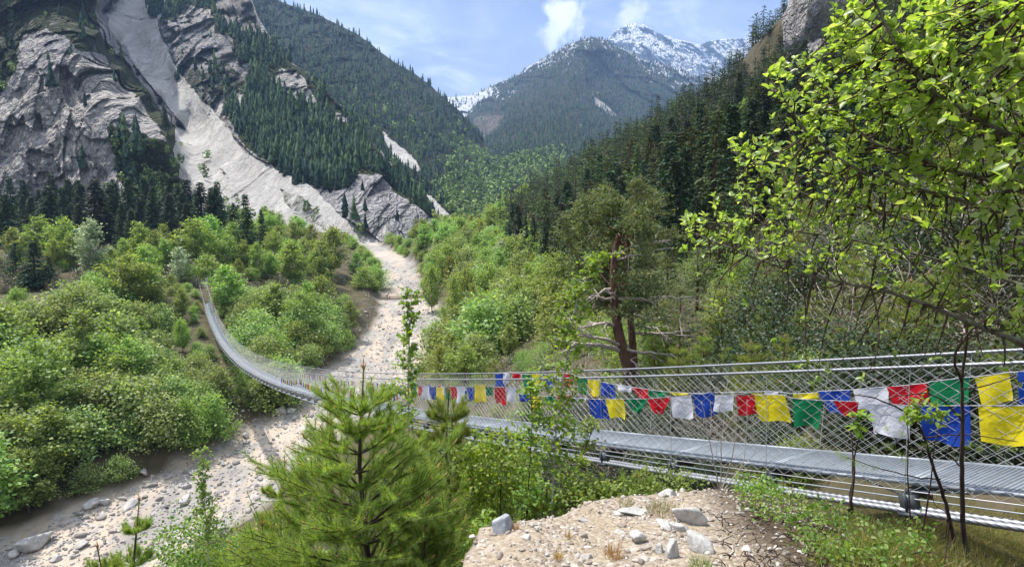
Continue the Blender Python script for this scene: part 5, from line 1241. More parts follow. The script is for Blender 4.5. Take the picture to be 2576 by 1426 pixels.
bushy('leafy_shrub', 'glossy green barberry bush by the main cables right of the mound', 'shrub', 1915, 1255, 5.4, .22, .17, 1500, .036, MAT['herb'], 8)
bushy('leafy_shrub', 'cluster of fresh willow leaves in front of the white and blue flags', 'shrub', 2160, 1062, 4.0, .09, .06, 46, .055, MAT['young'], 2, wl=.6)
bushy('leafy_shrub', 'leafy sprig in front of the largest blue flag on the near cord', 'shrub', 2330, 1030, 3.9, .16, .1, 130, .05, MAT['young'], 2, wl=.6)
bushy('leafy_shrub', 'sparse green shrub beneath the deck among dark undergrowth', 'shrub', 1660, 1215, 7.2, .5, .2, 700, .04, MAT['broad'], 8)

def stems(name, label, cat, paths, mat, group=None):
    g = Geo(); P0 = None
    for pts, y0, y1, r0, r1 in paths:
        P = px3(pts, y0, y1); P = rooted(P) if pts[0][1] >= 1235 else P; P0 = P[0] if P0 is None else P0; g.tube(wob(P, .002, rn), np.linspace(r0, r1, len(P)), 6)
    me_ = g.mesh(name, [mat], True); me_.transform(Matrix.Translation(-Vector(P0))); o = link(name, me_, None, P0); return tag(o, label, cat, group)
stems('bare_shrub', 'leafless pale twigs rising from the mound edge in front of the flags', 'shrub',
      [([(1808, 1235), (1800, 1180), (1786, 1120), (1776, 1060), (1764, 1010)], 5.6, 5.6, .008, .003), ([(1785, 1100), (1790, 1050), (1787, 1010)], 5.6, 5.6, .004, .002), ([(1812, 1235), (1815, 1150), (1812, 1070), (1808, 1020), (1835, 955)], 5.7, 5.7, .008, .002),
       ([(1815, 1235), (1840, 1160), (1852, 1090), (1853, 1030), (1852, 970)], 5.5, 5.5, .008, .002), ([(1818, 1235), (1870, 1170), (1878, 1100), (1880, 1004)], 5.5, 5.6, .007, .002), ([(1868, 1175), (1900, 1140), (1903, 1115)], 5.5, 5.5, .003, .0015), ([(1852, 1110), (1830, 1085), (1815, 1065)], 5.5, 5.5, .003, .0015),
       ([(1806, 1235), (1780, 1200), (1760, 1150)], 5.5, 5.5, .004, .0015), ([(1815, 1235), (1860, 1215), (1890, 1180)], 5.5, 5.5, .004, .0015), ([(1812, 1100), (1840, 1050), (1862, 1020)], 5.6, 5.6, .003, .0015), ([(1810, 1235), (1825, 1190), (1800, 1140), (1805, 1100)], 5.6, 5.6, .004, .0015)], MAT['dead'])
stems('thin_tree', 'straight thin dark trunk crossing the deck near the right edge', 'tree',
      [([(2425, 1500), (2428, 1425), (2440, 1390), (2423, 1360), (2419, 1150), (2422, 1049), (2420, 960), (2430, 870), (2435, 790)], 4.0, 3.8, .022, .006), ([(2421, 1060), (2380, 1010), (2330, 985), (2240, 1000)], 3.9, 3.7, .007, .002), ([(2421, 980), (2480, 970), (2560, 945)], 3.8, 3.6, .006, .002), ([(2420, 1080), (2376, 1150)], 3.9, 4.0, .004, .002), ([(2420, 960), (2395, 900), (2440, 830), (2500, 790)], 3.8, 3.6, .009, .004),
       ([(2423, 1180), (2395, 1150), (2370, 1130)], 4.0, 4.0, .006, .003)], MAT['twig'])
leaning = stems('thin_tree', 'leaning thin dark trunk just left of the straight one by the deck', 'tree',
      [([(2408, 1480), (2407, 1411), (2389, 1302), (2368, 1226), (2340, 1156), (2325, 1090), (2290, 1040), (2200, 1000), (2130, 990)], 4.2, 3.9, .02, .003), ([(2365, 1205), (2300, 1200), (2200, 1175), (2130, 1150)], 4.1, 3.9, .006, .002), ([(2345, 1140), (2280, 1120), (2200, 1085)], 4.1, 3.9, .005, .002), ([(2390, 1300), (2330, 1340), (2280, 1350), (2190, 1330)], 4.1, 3.9, .005, .002), ([(2330, 1100), (2420, 1090), (2560, 1110)], 4.0, 3.8, .005, .002),
       ([(2385, 1290), (2350, 1270), (2345, 1240)], 4.1, 4.0, .004, .002), ([(2280, 1350), (2240, 1310), (2235, 1280)], 4., 3.9, .003, .0015)], MAT['twig'])
# pine tufts on the leaning tree
g = Geo()
for x, y in [(2112, 1142), (2125, 1152), (2140, 1158), (2155, 1166), (2170, 1172), (2200, 1180), (2200, 1132), (2235, 1125), (2260, 1140), (2275, 1160), (2330, 1120), (2440, 1120), (2465, 1130), (2510, 1125), (2545, 1130), (2230, 1080), (2270, 1090)]:
    r = ray(x, y); c = r * (3.95 / r[1]); n = 46; g.needles(c + rn.normal(size=(n, 3)) * .012, rn.normal(size=(n, 3)) + [-.3, 0, .5], rn.uniform(.025, .045, n), .002, 0, rn)
me_ = g.mesh('needles', [MAT['pine']]); me_.transform(Matrix.Translation(-leaning.location)); link('needles', me_, leaning)

# ---- Scots pine pair behind the bridge
def scots(label, px_path, Y, r0, branches, seed, crown):
    r_ = np.random.default_rng(seed); P = px3(px_path, Y, Y + .5); P[0, 2] = min(P[0, 2], gz(P[0, 0], P[0, 1]) - .1); base = P[0]; o = thing('scots_pine', label, 'pine', tuple(base)); gt = Geo(); gd = Geo(); gn = Geo(); n = len(P)
    gt.tube(P, np.linspace(r0, r0 * .3, n), 10)
    tips = []
    def limb(p, e, rad, dead, lev=0):
        m = 12; L = np.linalg.norm(e - p); pm = (p + e) / 2 + r_.normal(size=3) * .14 * L + [0, 0, .1 * L]; B = bez(p, pm, e, m); B[1:] += np.cumsum(r_.normal(size=(m - 1, 3)) * .018 * L, 0)
        (gd if dead else gt).tube(B, np.linspace(rad * (1.25 if dead else 1), rad * .25, m), 5, cap=False)
        if lev < 2:
            for q in range(4 if lev == 0 else 3):
                u = r_.integers(4, m); d = B[min(m - 1, u)] - B[max(0, u - 3)]; d = d / (np.linalg.norm(d) + 1e-9) + r_.normal(size=3) * .75; limb(B[u - 1], B[u - 1] + d / np.linalg.norm(d) * L * r_.uniform(.25, .5), rad * .5, dead, lev + 1)
        if not dead: tips.extend([B[-1], B[-3], B[-5]] if lev else [B[-1], B[-2]])
    for f, ex, ey, dY, rad, dead in branches:
        p = np.array([np.interp(f, np.linspace(0, 1, n), P[:, i]) for i in range(3)]); rr = ray(ex, ey); e = rr * ((Y + dY) / rr[1]); limb(p, e, rad, dead)
    for k in range(crown + 5):
        f = r_.uniform(.36, 1); p = np.array([np.interp(f, np.linspace(0, 1, n), P[:, i]) for i in range(3)]); a = r_.uniform(0, 6.28); l = r_.uniform(1.1, 3.0) * (1.3 - .6 * f)
        limb(p, p + [math.cos(a) * l, math.sin(a) * l, l * r_.uniform(.0, .6)], .03, False)
    tips = np.array(tips); m = 40; C = np.repeat(tips, m, 0) + r_.normal(size=(len(tips) * m, 3)) * .13; D = r_.normal(size=C.shape) + [0, 0, .35]
    C = np.repeat(tips, 12, 0); C = C + r_.normal(size=C.shape) * [.15, .15, .09]; D = r_.normal(size=C.shape) + [0, 0, .35]; gn.leaves(C, D, r_.uniform(.12, .24, len(C)), .055, 0, rng=r_)
    for g_, nm, mt in ((gt, 'trunk', MAT['redbark']), (gd, 'dead_branches', MAT['dead']), (gn, 'needles', MAT['scots'])):
        if not g_.V: continue
        me_ = g_.mesh(nm, [mt], nm != 'needles'); me_.transform(Matrix.Translation(-Vector(base))); link(nm, me_, o)
    return o
scots('gnarled Scots pine with reddish trunk and dead twisted boughs behind the bridge', [(1585, 990), (1582, 930), (1570, 890), (1556, 840), (1548, 780), (1543, 700), (1545, 640), (1560, 580), (1575, 510)], 24, .26,
      [(.22, 1430, 845, -.5, 0.094, True), (.26, 1450, 830, -1, 0.075, True), (.36, 1470, 815, 0, 0.088, True), (.48, 1490, 745, -.6, 0.062, True), (.5, 1520, 735, -.8, 0.056, True), (.5, 1640, 770, -.5, 0.062, True), (.24, 1680, 900, -.4, 0.062, True), (.2, 1625, 960, -.4, 0.044, True), (.72, 1680, 610, 0, 0.056, True), (.7, 1700, 640, -.6, 0.050, True), (.55, 1460, 790, .4, 0.050, True), (.1, 1500, 945, -1, 0.062, True)], 5, 13)
scots('straighter Scots pine close behind the gnarled one with an olive crown', [(1602, 985), (1596, 930), (1590, 850), (1583, 760), (1578, 670), (1580, 590), (1590, 500)], 25.5, .19,
      [(.4, 1700, 800, .5, 0.056, True), (.3, 1760, 850, 0, 0.062, True), (.45, 1720, 760, .5, 0.050, True), (.35, 1690, 880, -.3, 0.050, True)], 6, 13)
# ---- young pines and dead boughs on the slope behind the bridge at the right
SLOPE_PINES = [young_pine(2.6, 8, .75, 40 + k, .1, dens=.45, nlen=.075) for k in range(3)]
def slope_pine(x, y, s, label, group):
    o = thing('young_pine', label, 'pine', (x, y, gz(x, y) - .05), group); v = SLOPE_PINES[rn.integers(3)]
    for m_, nm in zip(v, ('trunk', 'crown')): link(nm, m_, o)
    o.scale = (s, s, s); o.rotation_euler = (0, 0, rn.uniform(0, 6.28)); return o
k = 0; taken = []
for _ in range(3000):
    Y = rn.uniform(11.5, 34); X = rn.uniform(4.5, 30); tb = (Y - BY0) / (BY1 - BY0); xb = BX0 + (BX1 - BX0) * tb
    if X < xb + 2.4 or X > .95 * Y + 3: continue
    if any((X - a) ** 2 + (Y - b) ** 2 < 1.25 ** 2 for a, b in taken): continue
    taken.append((X, Y)); slope_pine(X, Y, rn.uniform(.55, 1.15), 'young pine with pale candles on the slope right behind the bridge', 'young pines behind the bridge'); k += 1
    if k > 110: break
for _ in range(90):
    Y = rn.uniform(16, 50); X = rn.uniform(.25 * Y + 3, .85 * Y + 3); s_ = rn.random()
    plant('nshadetint' if s_ < .45 else ('ndrab' if s_ < .85 else 'nlarch'), X, Y, rn.uniform(1.6, 4), {0: 'dark bush with painted-in shade on the brown slope above the bridge', 1: 'brown leafless bush on the brown slope above the bridge', 2: 'small feathery larch on the brown slope above the bridge'}[0 if s_ < .45 else (1 if s_ < .85 else 2)], 'undergrowth on the brown slope', 1.15)
for px, yt, Y in [(1690, 640, 38), (1760, 600, 42), (1830, 560, 46), (1660, 700, 31), (1720, 720, 27), (1900, 600, 40), (1810, 690, 30), (1980, 560, 44), (2080, 520, 40), (1880, 730, 25), (2200, 480, 36), (2350, 420, 34), (1630, 600, 45), (1950, 660, 30), (2500, 380, 32), (2060, 640, 30)]:
    plant_px('npine', px, yt, Y, 'olive pine on the dark slope above the bridge behind the willow boughs', 'pines on the slope above the bridge', 1.25)
tk2 = []
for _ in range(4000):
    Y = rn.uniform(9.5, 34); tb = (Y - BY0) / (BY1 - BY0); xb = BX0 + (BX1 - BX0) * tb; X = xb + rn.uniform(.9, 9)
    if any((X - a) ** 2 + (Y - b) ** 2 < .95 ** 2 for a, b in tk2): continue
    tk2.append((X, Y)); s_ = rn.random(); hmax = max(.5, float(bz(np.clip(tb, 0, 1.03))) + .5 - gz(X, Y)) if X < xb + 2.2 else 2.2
    plant('nshrub' if s_ < .15 else ('ndrab' if s_ < .3 else 'nshadetint'), X, Y, min(hmax, rn.uniform(.8, 2.2)), 'low bush in the shaded undergrowth just beyond the bridge', 'undergrowth just beyond the bridge', 1.3)  # most of these bushes carry tree shade in their leaf colour
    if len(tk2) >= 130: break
g = Geo()
for _ in range(150):
    Y = rn.uniform(13, 34); X = rn.uniform(.42 * Y + 2.5, .85 * Y + 2); z = gz(X, Y); L = rn.uniform(.8, 3.2); a = rn.uniform(0, 6.28)
    p = np.array([X, Y, z + rn.uniform(.05, .5)]); e = p + [math.cos(a) * L, math.sin(a) * L * .5, rn.uniform(-.1, .35) * L + .2]; g.tube(wob(bez(p, (p + e) / 2 + rn.normal(size=3) * .18 * L, e, 8), .03, rn), np.linspace(.03, .006, 8), 5)
tag(link('brushwood', g.mesh('brushwood', [MAT['dead']])), 'tangle of fallen grey dead branches on the brown slope', 'brushwood', kind='stuff')

# ---- undergrowth on the steep slope below the bridge
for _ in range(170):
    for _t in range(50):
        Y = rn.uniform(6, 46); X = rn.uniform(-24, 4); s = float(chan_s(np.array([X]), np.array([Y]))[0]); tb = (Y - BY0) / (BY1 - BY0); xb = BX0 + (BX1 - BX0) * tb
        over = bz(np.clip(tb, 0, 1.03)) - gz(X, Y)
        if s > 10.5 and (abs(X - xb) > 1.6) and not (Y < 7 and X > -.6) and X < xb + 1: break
    kd = ['nshrub', 'nlarch', 'ndrab', 'nshadetint'][rn.choice(4, p=[.3, .2, .15, .35])]
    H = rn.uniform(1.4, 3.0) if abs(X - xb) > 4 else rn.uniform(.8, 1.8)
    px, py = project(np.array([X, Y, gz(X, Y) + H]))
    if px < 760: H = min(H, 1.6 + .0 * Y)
    plant(kd, X, Y, H, {'nshrub': 'green bush on the steep bank below the bridge', 'nlarch': 'small larch on the steep bank below the bridge', 'ndrab': 'bare brown bush on the steep bank below the bridge', 'nshadetint': 'dark bush with painted-in shade on the steep bank below the bridge'}[kd], 'bushes on the steep near bank', 1.2)

# ---- stones
def stone_mesh(name, seed, dims, mat, flat=.0, n=40):
    g_, m_ = n, n // 2 + 3; th, ph = np.meshgrid(np.linspace(0, 2 * np.pi, g_, endpoint=False), np.linspace(0, np.pi, m_)); D = np.stack([np.cos(th) * np.sin(ph), np.sin(th) * np.sin(ph), np.cos(ph)], -1)
    r_ = np.random.default_rng(seed); R = np.ones(D.shape[:2]) * 1.2
    for _ in range(10):
        v = r_.normal(size=3); v /= np.linalg.norm(v); h = r_.uniform(.42, .85); d = D @ v; R = np.where(d > 1e-3, np.minimum(R, h / np.maximum(d, 1e-3)), R)
    R *= 1 + .03 * fbm(D * 3 + seed, 3, seed); V = D * R[..., None] * np.array(dims) / 2
    i = (np.arange(m_ - 1)[:, None] * g_ + np.arange(g_)[None]); j = np.arange(m_ - 1)[:, None] * g_ + (np.arange(g_)[None] + 1) % g_
    return mesh_np(name, V.reshape(-1, 3), [np.stack([i, i + g_, j + g_, j], -1).reshape(-1, 4)], [mat])
def stone_mat(name, a, b, c, sc=14):
    m, nt, N, Lk = M(name); v = coords(nt, kind='Object'); n = noise(nt, sc, 8, .68, v, .4); n2 = noise(nt, sc * 4, 5, .7, v)
    finish(nt, ramp(nt, n, [(.32, a), (.5, b), (.68, c)]), .88, .2, n2, .5, .02); return m
MAT['stone_white'] = stone_mat('pale_stone', (.25, .245, .23), (.42, .41, .385), (.56, .55, .52)); MAT['stone_grey'] = stone_mat('grey_stone', (.17, .18, .2), (.27, .29, .31), (.4, .42, .43)); MAT['stone_bed'] = stone_mat('torrent_stone', (.24, .235, .225), (.37, .355, .335), (.5, .48, .45), 3)
for k, (px, py, dims, mt, rot, lab) in enumerate([(1732, 1305, (.23, .19, .2), 'stone_white', (.3, .5, .4), 'chunky white boulder at the right rim of the mound'), (1267, 1330, (.155, .13, .13), 'stone_grey', (.2, .7, .3), 'dark grey rounded stone at the left of the mound'), (1590, 1290, (.2, .1, .06), 'stone_white', (.1, .1, .2), 'flat pale slab near the crest of the mound'),
                                             (1607, 1358, (.14, .1, .12), 'stone_white', (.5, .1, .1), 'whitish pointed stone in the middle right of the mound'), (1675, 1325, (.15, .07, .07), 'stone_white', (.1, .35, -.5), 'narrow white stone left of the chunky boulder'), (1700, 1330, (.26, .08, .05), 'stone_white', (.05, .25, -.2), 'long flat white slab below the chunky boulder'),
                                             (1765, 1385, (.2, .1, .1), 'stone_white', (.2, .5, -.6), 'long tilted white stone by the dark roots'), (1690, 1395, (.12, .1, .12), 'stone_white', (.3, .2, .1), 'blocky white stone low on the right side of the mound'), (1657, 1385, (.075, .06, .06), 'stone_white', (.1, .3, .6), 'small pale stone beside the blocky white stone'),
                                             (1470, 1312, (.11, .06, .05), 'stone_bed', (.1, .1, 0), 'small buff stone on the crest of the mound'), (1480, 1403, (.08, .05, .05), 'stone_bed', (.1, .2, .3), 'tan stone near the lower frame edge on the mound'), (1680, 1245, (.2, .13, .09), 'stone_white', (.1, .1, .3), 'pale rock at the back of the mound under the twigs'), (1560, 1340, (.1, .05, .035), 'stone_white', (0, .1, .2), 'thin pale flake lying in the centre of the mound')]):
    p = hit(px, py, 1.5, 12); o = tag(link('stone', stone_mesh('stone', 60 + k, dims, MAT[mt]), None, p + [0, 0, dims[2] * .12]), lab, 'stone'); o.rotation_euler = rot
BED = [(75, 1375, 3.6, 'big pale boulder lying in the torrent bed at the lower left'), (262, 1265, 1.7, 'rounded boulder at the edge of the torrent bed below the thicket'), (233, 1272, 1.9, 'flat brownish block beside the rounded boulder'), (205, 1372, 1.4, 'white boulder in the middle of the torrent bed'), (465, 1262, 1.8, 'white boulder near the right edge of the torrent bed'), (330, 1275, 1.6, 'grey boulder pair in the torrent bed'), (310, 1255, 1.0, 'small dark boulder below the thicket'), (260, 1300, 1.2, 'angular stone among the gravel of the torrent bed'), (360, 1190, 1.3, 'stone at the shaded foot of the thicket'), (140, 1410, 1.1, 'pale block at the lower frame edge'), (40, 1395, 1.2, 'grey block at the lower left corner'), (710, 1040, 2.2, 'white boulders beneath the bridge by the far bank'), (735, 1035, 1.8, 'pale block beside the boulders beneath the bridge'), (470, 1225, .9, 'round light stone in the torrent bed centre'), (620, 1100, 1.2, 'light stone near the upper torrent bend'), (560, 1170, 1.0, 'flat stone in the torrent by the birch sapling'), (800, 1000, 1.6, 'whitish boulder under the middle of the bridge')]
for k, (px, py, s, lab) in enumerate(BED):
    p = hit(px, py, 20, 300); o = tag(link('boulder', stone_mesh('boulder', 200 + k, (s, s * .75, s * .6), MAT['stone_bed']), None, p + [0, 0, s * .12]), lab, 'boulder'); o.rotation_euler = (rn.normal() * .2, rn.normal() * .2, rn.uniform(0, 6))
def scatter_stones(name, label, P, S, mat, seed):
    protos = []
    for k in range(5):
        me_ = stone_mesh('tmp', seed + k, (1, .8, .6), mat, n=8); V = np.array([v.co for v in me_.vertices]); Q = np.array([list(p.vertices) for p in me_.polygons if len(p.vertices) == 4]); protos.append((V, Q)); bpy.data.meshes.remove(me_)
    g = Geo(); r_ = np.random.default_rng(seed); kk = r_.integers(0, 5, len(P))
    for k in range(5):
        ix = np.where(kk == k)[0]; V, Q = protos[k]; a = r_.uniform(0, 6.28, len(ix)); c, s = np.cos(a), np.sin(a)
        W = np.stack([V[:, 0] * c[:, None] - V[:, 1] * s[:, None], V[:, 0] * s[:, None] + V[:, 1] * c[:, None], np.broadcast_to(V[:, 2], (len(ix), len(V)))], -1) * S[ix][:, None, None] * r_.uniform(.7, 1.3, (len(ix), 1, 3)) + P[ix][:, None]
        g.add(W, (np.arange(len(ix))[:, None, None] * len(V) + Q[None]).reshape(-1, 4), None, 0)
    return tag(link(name, g.mesh(name, [mat])), label, 'stones', kind='stuff')
def var_stone_mat(name, cols):
    m, nt, N, Lk = M(name); g_ = N.new('ShaderNodeNewGeometry'); n = noise(nt, 30, 5, .7, coords(nt)); c = ramp(nt, g_.outputs['Random Per Island'], [(i / (len(cols) - 1), c_) for i, c_ in enumerate(cols)])
    finish(nt, mix(nt, math_(nt, 'MULTIPLY', n, .45), c, (.2, .18, .16)), .9, .15); return m
MAT['gravel_bed'] = var_stone_mat('bed_gravel', [(.16, .155, .15), (.33, .32, .3), (.27, .245, .22), (.45, .43, .41)]); MAT['gravel_mound'] = var_stone_mat('mound_gravel', [(.17, .135, .11), (.36, .3, .25), (.28, .24, .2), (.46, .42, .37), (.54, .51, .47)])
Y = 46 * (190 / 46) ** (rn.random(9000) ** 1.5); X = np.interp(Y, _ty, _tx) + rn.uniform(-10, 9, 9000); Z = ground_z(X, Y); S = rn.lognormal(-1.45, .6, 9000).clip(.08, 1.1)
scatter_stones('gravel', 'loose grey and pale stones strewn over the torrent bed', np.stack([X, Y, Z + S * .05], 1), S, MAT['gravel_bed'], 300)
X = rn.uniform(-1.4, 3.2, 9000); Y = rn.uniform(1.9, 5.6, 9000); ok = (Y < np.interp(X, _my, _mc) + .25); X, Y = X[ok], Y[ok]; S = rn.lognormal(-4.1, .55, len(X)).clip(.006, .07)
scatter_stones('gravel', 'small buff and white gravel covering the foreground mound', np.stack([X, Y, ground_z(X, Y) + S * .1], 1), S, MAT['gravel_mound'], 320)
# ---- grass tufts, ground cover, roots
def tuft(label, px, py, n, h, mat, group=None, r=.03):
    p = hit(px, py, 1.5, 14); g = Geo(); a = rn.uniform(0, 6.28, n); q = rn.random(n) ** .5 * r; C = np.stack([np.cos(a) * q, np.sin(a) * q, 0 * a], 1); D = np.stack([np.cos(a) * .5 * rn.random(n), np.sin(a) * .5 * rn.random(n), np.ones(n)], 1) + rn.normal(size=(n, 3)) * .2
    g.needles(C, D, h * rn.uniform(.5, 1.2, n), .0028, 0, rn); return tag(link('grass_tuft', g.mesh('grass_tuft', [mat]), None, p), label, 'grass tuft', group)
tuft('rusty orange dry grass tuft in the middle of the mound', 1545, 1400, 150, .075, MAT['drygrass'], r=.05)
tuft('small olive grass tuft left of the rusty one', 1405, 1405, 60, .06, MAT['drygrass'], r=.02)
tuft('reddish sprout beside the dark grey stone', 1295, 1330, 50, .06, MAT['drygrass'], r=.02)
tuft('tiny reddish sprout near the middle of the mound', 1430, 1350, 40, .05, MAT['drygrass'], r=.02)
tuft('yellowish grass tuft on the crest of the mound', 1575, 1268, 80, .07, MAT['grass'], r=.05)
tuft('green grass cushion right behind the mound crest', 1665, 1285, 220, .07, MAT['grass'], r=.1)
tuft('green grass tuft at the bottom under the tilted white stone', 1760, 1425, 120, .07, MAT['herb'], r=.05)
g = Geo(); CV = []
poly = [(1840, 1230), (1960, 1195), (1990, 1260), (2060, 1290), (2150, 1290), (2200, 1330), (2280, 1340), (2330, 1400), (2340, 1440), (2080, 1440), (2020, 1390), (1980, 1330), (1900, 1310), (1850, 1270)]
x = rn.uniform(1830, 2350, 4200); y = rn.uniform(1190, 1450, 4200); k = inpoly(x + rn.normal(size=4200) * 14, y + rn.normal(size=4200) * 10, poly)
C = hits(x[k], y[k], 2, 14); cl = vnoise(C * 3.0, 5); C[:, 2] += rn.uniform(.0, .13, len(C)) * (1 + cl)
L = rn.uniform(.013, .034, len(C)); leaf_blades(g, C, rn.normal(size=C.shape) + [0, -.3, .2], L, L * .75, 0)
L = rn.uniform(.013, .03, len(C)); leaf_blades(g, C + rn.normal(size=C.shape) * [.03, .03, .02], rn.normal(size=C.shape) + [0, -.3, .2], L, L * .75, 0)
tag(link('ground_cover', g.mesh('ground_cover', [MAT['herb']])), 'carpet of fresh green leaves trailing down the bank right of the mound', 'ground cover', kind='stuff')
g = Geo(); x = rn.uniform(-3, 6.5, 9000); y = rn.uniform(4.2, 11, 9000); k = (y > np.interp(x, _my, _mc) + .2) & (fbm(np.stack([x, y, 0 * x], -1) * .9, 3, 9) > -.15); x, y = x[k], y[k]; C = np.stack([x, y, ground_z(x, y)], 1)
g.needles(C, rn.normal(size=C.shape) * .35 + [0, 0, 1], rn.uniform(.06, .2, len(C)), .004, 0, rn)
x = rn.uniform(2.0, 7, 9000); y = rn.uniform(2.6, 8, 9000); C = np.stack([x, y, ground_z(x, y)], 1); g.needles(C, rn.normal(size=C.shape) * .45 + [0, 0, 1], rn.uniform(.04, .13, len(C)), .0035, 0, rn)
tag(link('grass', g.mesh('grass', [MAT['grass']])), 'thin grass and herbs on the bank behind the mound', 'grass', kind='stuff')
g = Geo()
for _ in range(150):
    px, py = rn.uniform(1780, 2080), rn.uniform(1300, 1440)
    if px < 1790 + (py - 1300) * .2: continue
    p = hit(px, py, 2, 12) + [0, 0, .01]; L = rn.uniform(.04, .14); a = rn.uniform(0, 6.28); e = p + [math.cos(a) * L, math.sin(a) * L * .6, rn.uniform(-.04, .05)]
    g.tube(wob(bez(p, (p + e) / 2 + [0, 0, rn.uniform(0, .05)], e, 6), .006, rn), np.linspace(.0035, .001, 6), 4)
tag(link('roots', g.mesh('roots', [MAT['twig']])), 'dark tangled roots and twigs in the eroded soil right of the mound', 'roots', kind='stuff')
MAT['tan_concrete'] = stone_mat('tan_concrete', (.22, .18, .14), (.36, .29, .22), (.46, .38, .3), 2)
C = np.repeat(hits(rn.uniform(2150, 2640, 1500), rn.uniform(1270, 1440, 1500), 2, 16, 90), 8, 0); C[:, :2] += rn.normal(size=(len(C), 2)) * .12; C[:, 2] = ground_z(C[:, 0], C[:, 1]); C = C[fbm(C * 1.3, 3, 4) > -.25]
g = Geo(); g.needles(C, rn.normal(size=C.shape) * .55 + [0, 0, .8], rn.uniform(.05, .16, len(C)), .005, 0, rn)
tag(link('grass', g.mesh('grass', [MAT['grass']])), 'dry yellowish grass under the bridge end in the lower right corner', 'grass', kind='stuff')
g = Geo(); q = hits(rn.uniform(2000, 2640, 60), rn.uniform(1270, 1440, 60), 2, 16)
for p in q:
    L = rn.uniform(.08, .26); a = rn.uniform(0, 6.28); e = p + [math.cos(a) * L, math.sin(a) * L, rn.uniform(.0, .12)]; g.tube(wob(bez(p + [0, 0, .02], (p + e) / 2 + [0, 0, .05], e, 6), .008, rn), np.linspace(.004, .0012, 6), 4)
tag(link('fallen_twigs', g.mesh('fallen_twigs', [MAT['twig']])), 'scattered dry twigs on the ground beneath the deck near the corner', 'twigs', kind='stuff')
# ---- check dam across the torrent
p0, p1 = hit(978, 752, 60, 400), hit(1052, 748, 60, 400); c = (p0 + p1) / 2; d = p1 - p0; L = np.linalg.norm(d[:2]); a = math.atan2(d[1], d[0]); R = np.array([[math.cos(a), -math.sin(a), 0], [math.sin(a), math.cos(a), 0], [0, 0, 1]])
g = Geo(); g.box(c + [0, 0, -.3], (L, 1.2, 2.2), R); g.box(c + R @ np.array([L / 2 + .9, 0, -.1]), (1.6, 1.3, 2.6), R); g.box(c + R @ np.array([-L / 2 - .9, 0, -.1]), (1.6, 1.3, 2.6), R)
tag(link('check_dam', g.mesh('check_dam', [MAT['tan_concrete']])), 'low concrete check dam stepping across the pale torrent', 'dam')
# ------------------------------------------------------------------ camera, sky, sun, haze
cam = bpy.data.cameras.new('camera'); co_ = bpy.data.objects.new('camera', cam); COL.objects.link(co_)
cam.sensor_width = 36; cam.lens = 36 * F / 2576.; cam.clip_start = .1; cam.clip_end = 20000
co_.rotation_euler = (math.pi / 2 - PITCH, 0, 0); scene.camera = co_
AZ, EL = math.radians(-58), math.radians(62)   # sun azimuth from +Y (negative = left), elevation
sd = Vector((math.sin(AZ) * math.cos(EL), math.cos(AZ) * math.cos(EL), math.sin(EL)))
sun = bpy.data.lights.new('sun', 'SUN'); sun.energy = 3.7; sun.angle = math.radians(.6); sun.color = (1, .95, .87)
so = bpy.data.objects.new('sun', sun); COL.objects.link(so); so.rotation_euler = sd.to_track_quat('Z', 'Y').to_euler()
w = bpy.data.worlds.new('World'); scene.world = w; w.use_nodes = True
nt = w.node_tree; nt.nodes.clear(); N = nt.nodes; Lk = nt.links
sky = N.new('ShaderNodeTexSky'); sky.sky_type = 'NISHITA'; sky.sun_disc = False; sky.sun_elevation = EL; sky.sun_rotation = AZ; sky.altitude = 900; sky.dust_density = 1.5
tc = N.new('ShaderNodeTexCoord'); mp = N.new('ShaderNodeMapping'); mp.inputs['Scale'].default_value = (1.6, 1.6, 4.2); mp.inputs['Rotation'].default_value = (.1, -.25, .3); Lk.new(tc.outputs['Generated'], mp.inputs[0])
n1 = noise(nt, 2.9, 9, .58, mp.outputs[0], .7); n2 = noise(nt, 5, 8, .62, mp.outputs[0], .4)
cf = math_(nt, 'ADD', math_(nt, 'MULTIPLY', n1, .72), math_(nt, 'MULTIPLY', n2, .28))
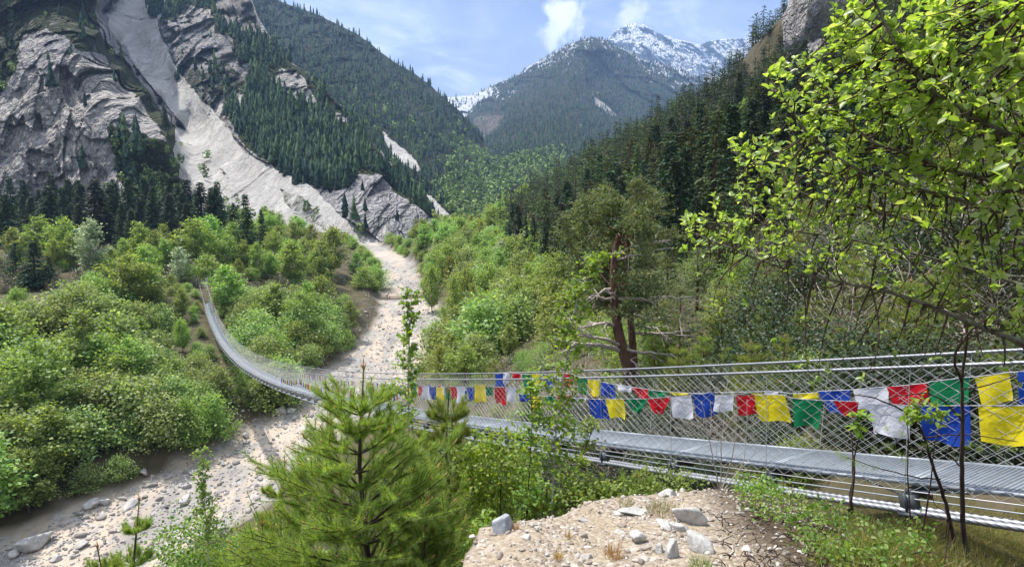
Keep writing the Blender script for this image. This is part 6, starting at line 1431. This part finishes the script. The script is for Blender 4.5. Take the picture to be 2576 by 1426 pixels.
def puff(px, py, rad, dens):
    r = ray(px, py); r = r / np.linalg.norm(r); v = N.new('ShaderNodeVectorMath'); v.operation = 'DISTANCE'; Lk.new(tc.outputs['Generated'], v.inputs[0]); v.inputs[1].default_value = tuple(r)
    n = noise(nt, 26, 7, .62, tc.outputs['Generated'], .3); q = math_(nt, 'ADD', math_(nt, 'SUBTRACT', 1., math_(nt, 'DIVIDE', v.outputs['Value'], rad)), math_(nt, 'MULTIPLY', math_(nt, 'SUBTRACT', n, .5), 2.2))
    return ramp(nt, q, [(.2, (0, 0, 0)), (.75, (dens,) * 3)])
fac = ramp(nt, cf, [(.36, (.55, .55, .55)), (.47, (.7, .7, .7)), (.56, (.9, .9, .9)), (.64, (1, 1, 1))])
ccol = ramp(nt, cf, [(.36, (.95, 1.1, 1.62)), (.52, (1.6, 1.8, 2.25)), (.64, (2.75, 2.95, 3.25))])
sk = mix(nt, fac, mix(nt, 1.0, sky.outputs[0], (.36, .33, .38), 'MULTIPLY'), ccol)
for a_ in ((1425, 50, .042, .9), (1400, 40, .02, .7), (1580, 30, .034, .6), (1390, 85, .03, .5)): sk = mix(nt, puff(*a_), sk, (3.9, 3.95, 4.05))
sx = N.new('ShaderNodeSeparateXYZ'); Lk.new(tc.outputs['Generated'], sx.inputs[0]); sk = mix(nt, 1.0, sk, ramp(nt, sx.outputs[2], [(.36, (1, 1, 1)), (.8, (3.4, 3.3, 3.1))]), 'MULTIPLY')  # sky overhead, above the frame, brightened to add fill light
bg = N.new('ShaderNodeBackground'); bg.inputs[1].default_value = .15; Lk.new(sk, bg.inputs[0])
ow = N.new('ShaderNodeOutputWorld'); Lk.new(bg.outputs[0], ow.inputs[0])
HAZE = True
if HAZE:
    g = Geo(); g.box((0, 2900, 830), (9000, 6000, 1760)); hm, nt, N, Lk = M('air')
    pv = N.new('ShaderNodeVolumePrincipled'); pv.inputs['Color'].default_value = (.42, .64, 1, 1); pv.inputs['Density'].default_value = .000095; pv.inputs['Anisotropy'].default_value = .1
    o = N.new('ShaderNodeOutputMaterial'); Lk.new(pv.outputs[0], o.inputs['Volume'])
    ho = link('haze', g.mesh('haze', [hm])); tag(ho, 'thin blue air haze over the valley', 'haze', kind='stuff')
scene.view_settings.view_transform = 'Standard'; scene.view_settings.look = 'None'; scene.view_settings.exposure = 1.13; scene.view_settings.gamma = 1
scene.cycles.max_bounces = 6; scene.cycles.diffuse_bounces = 3; scene.cycles.transmission_bounces = 4; scene.cycles.transparent_max_bounces = 8; scene.cycles.volume_bounces = 1
scene.cycles.use_denoising = True
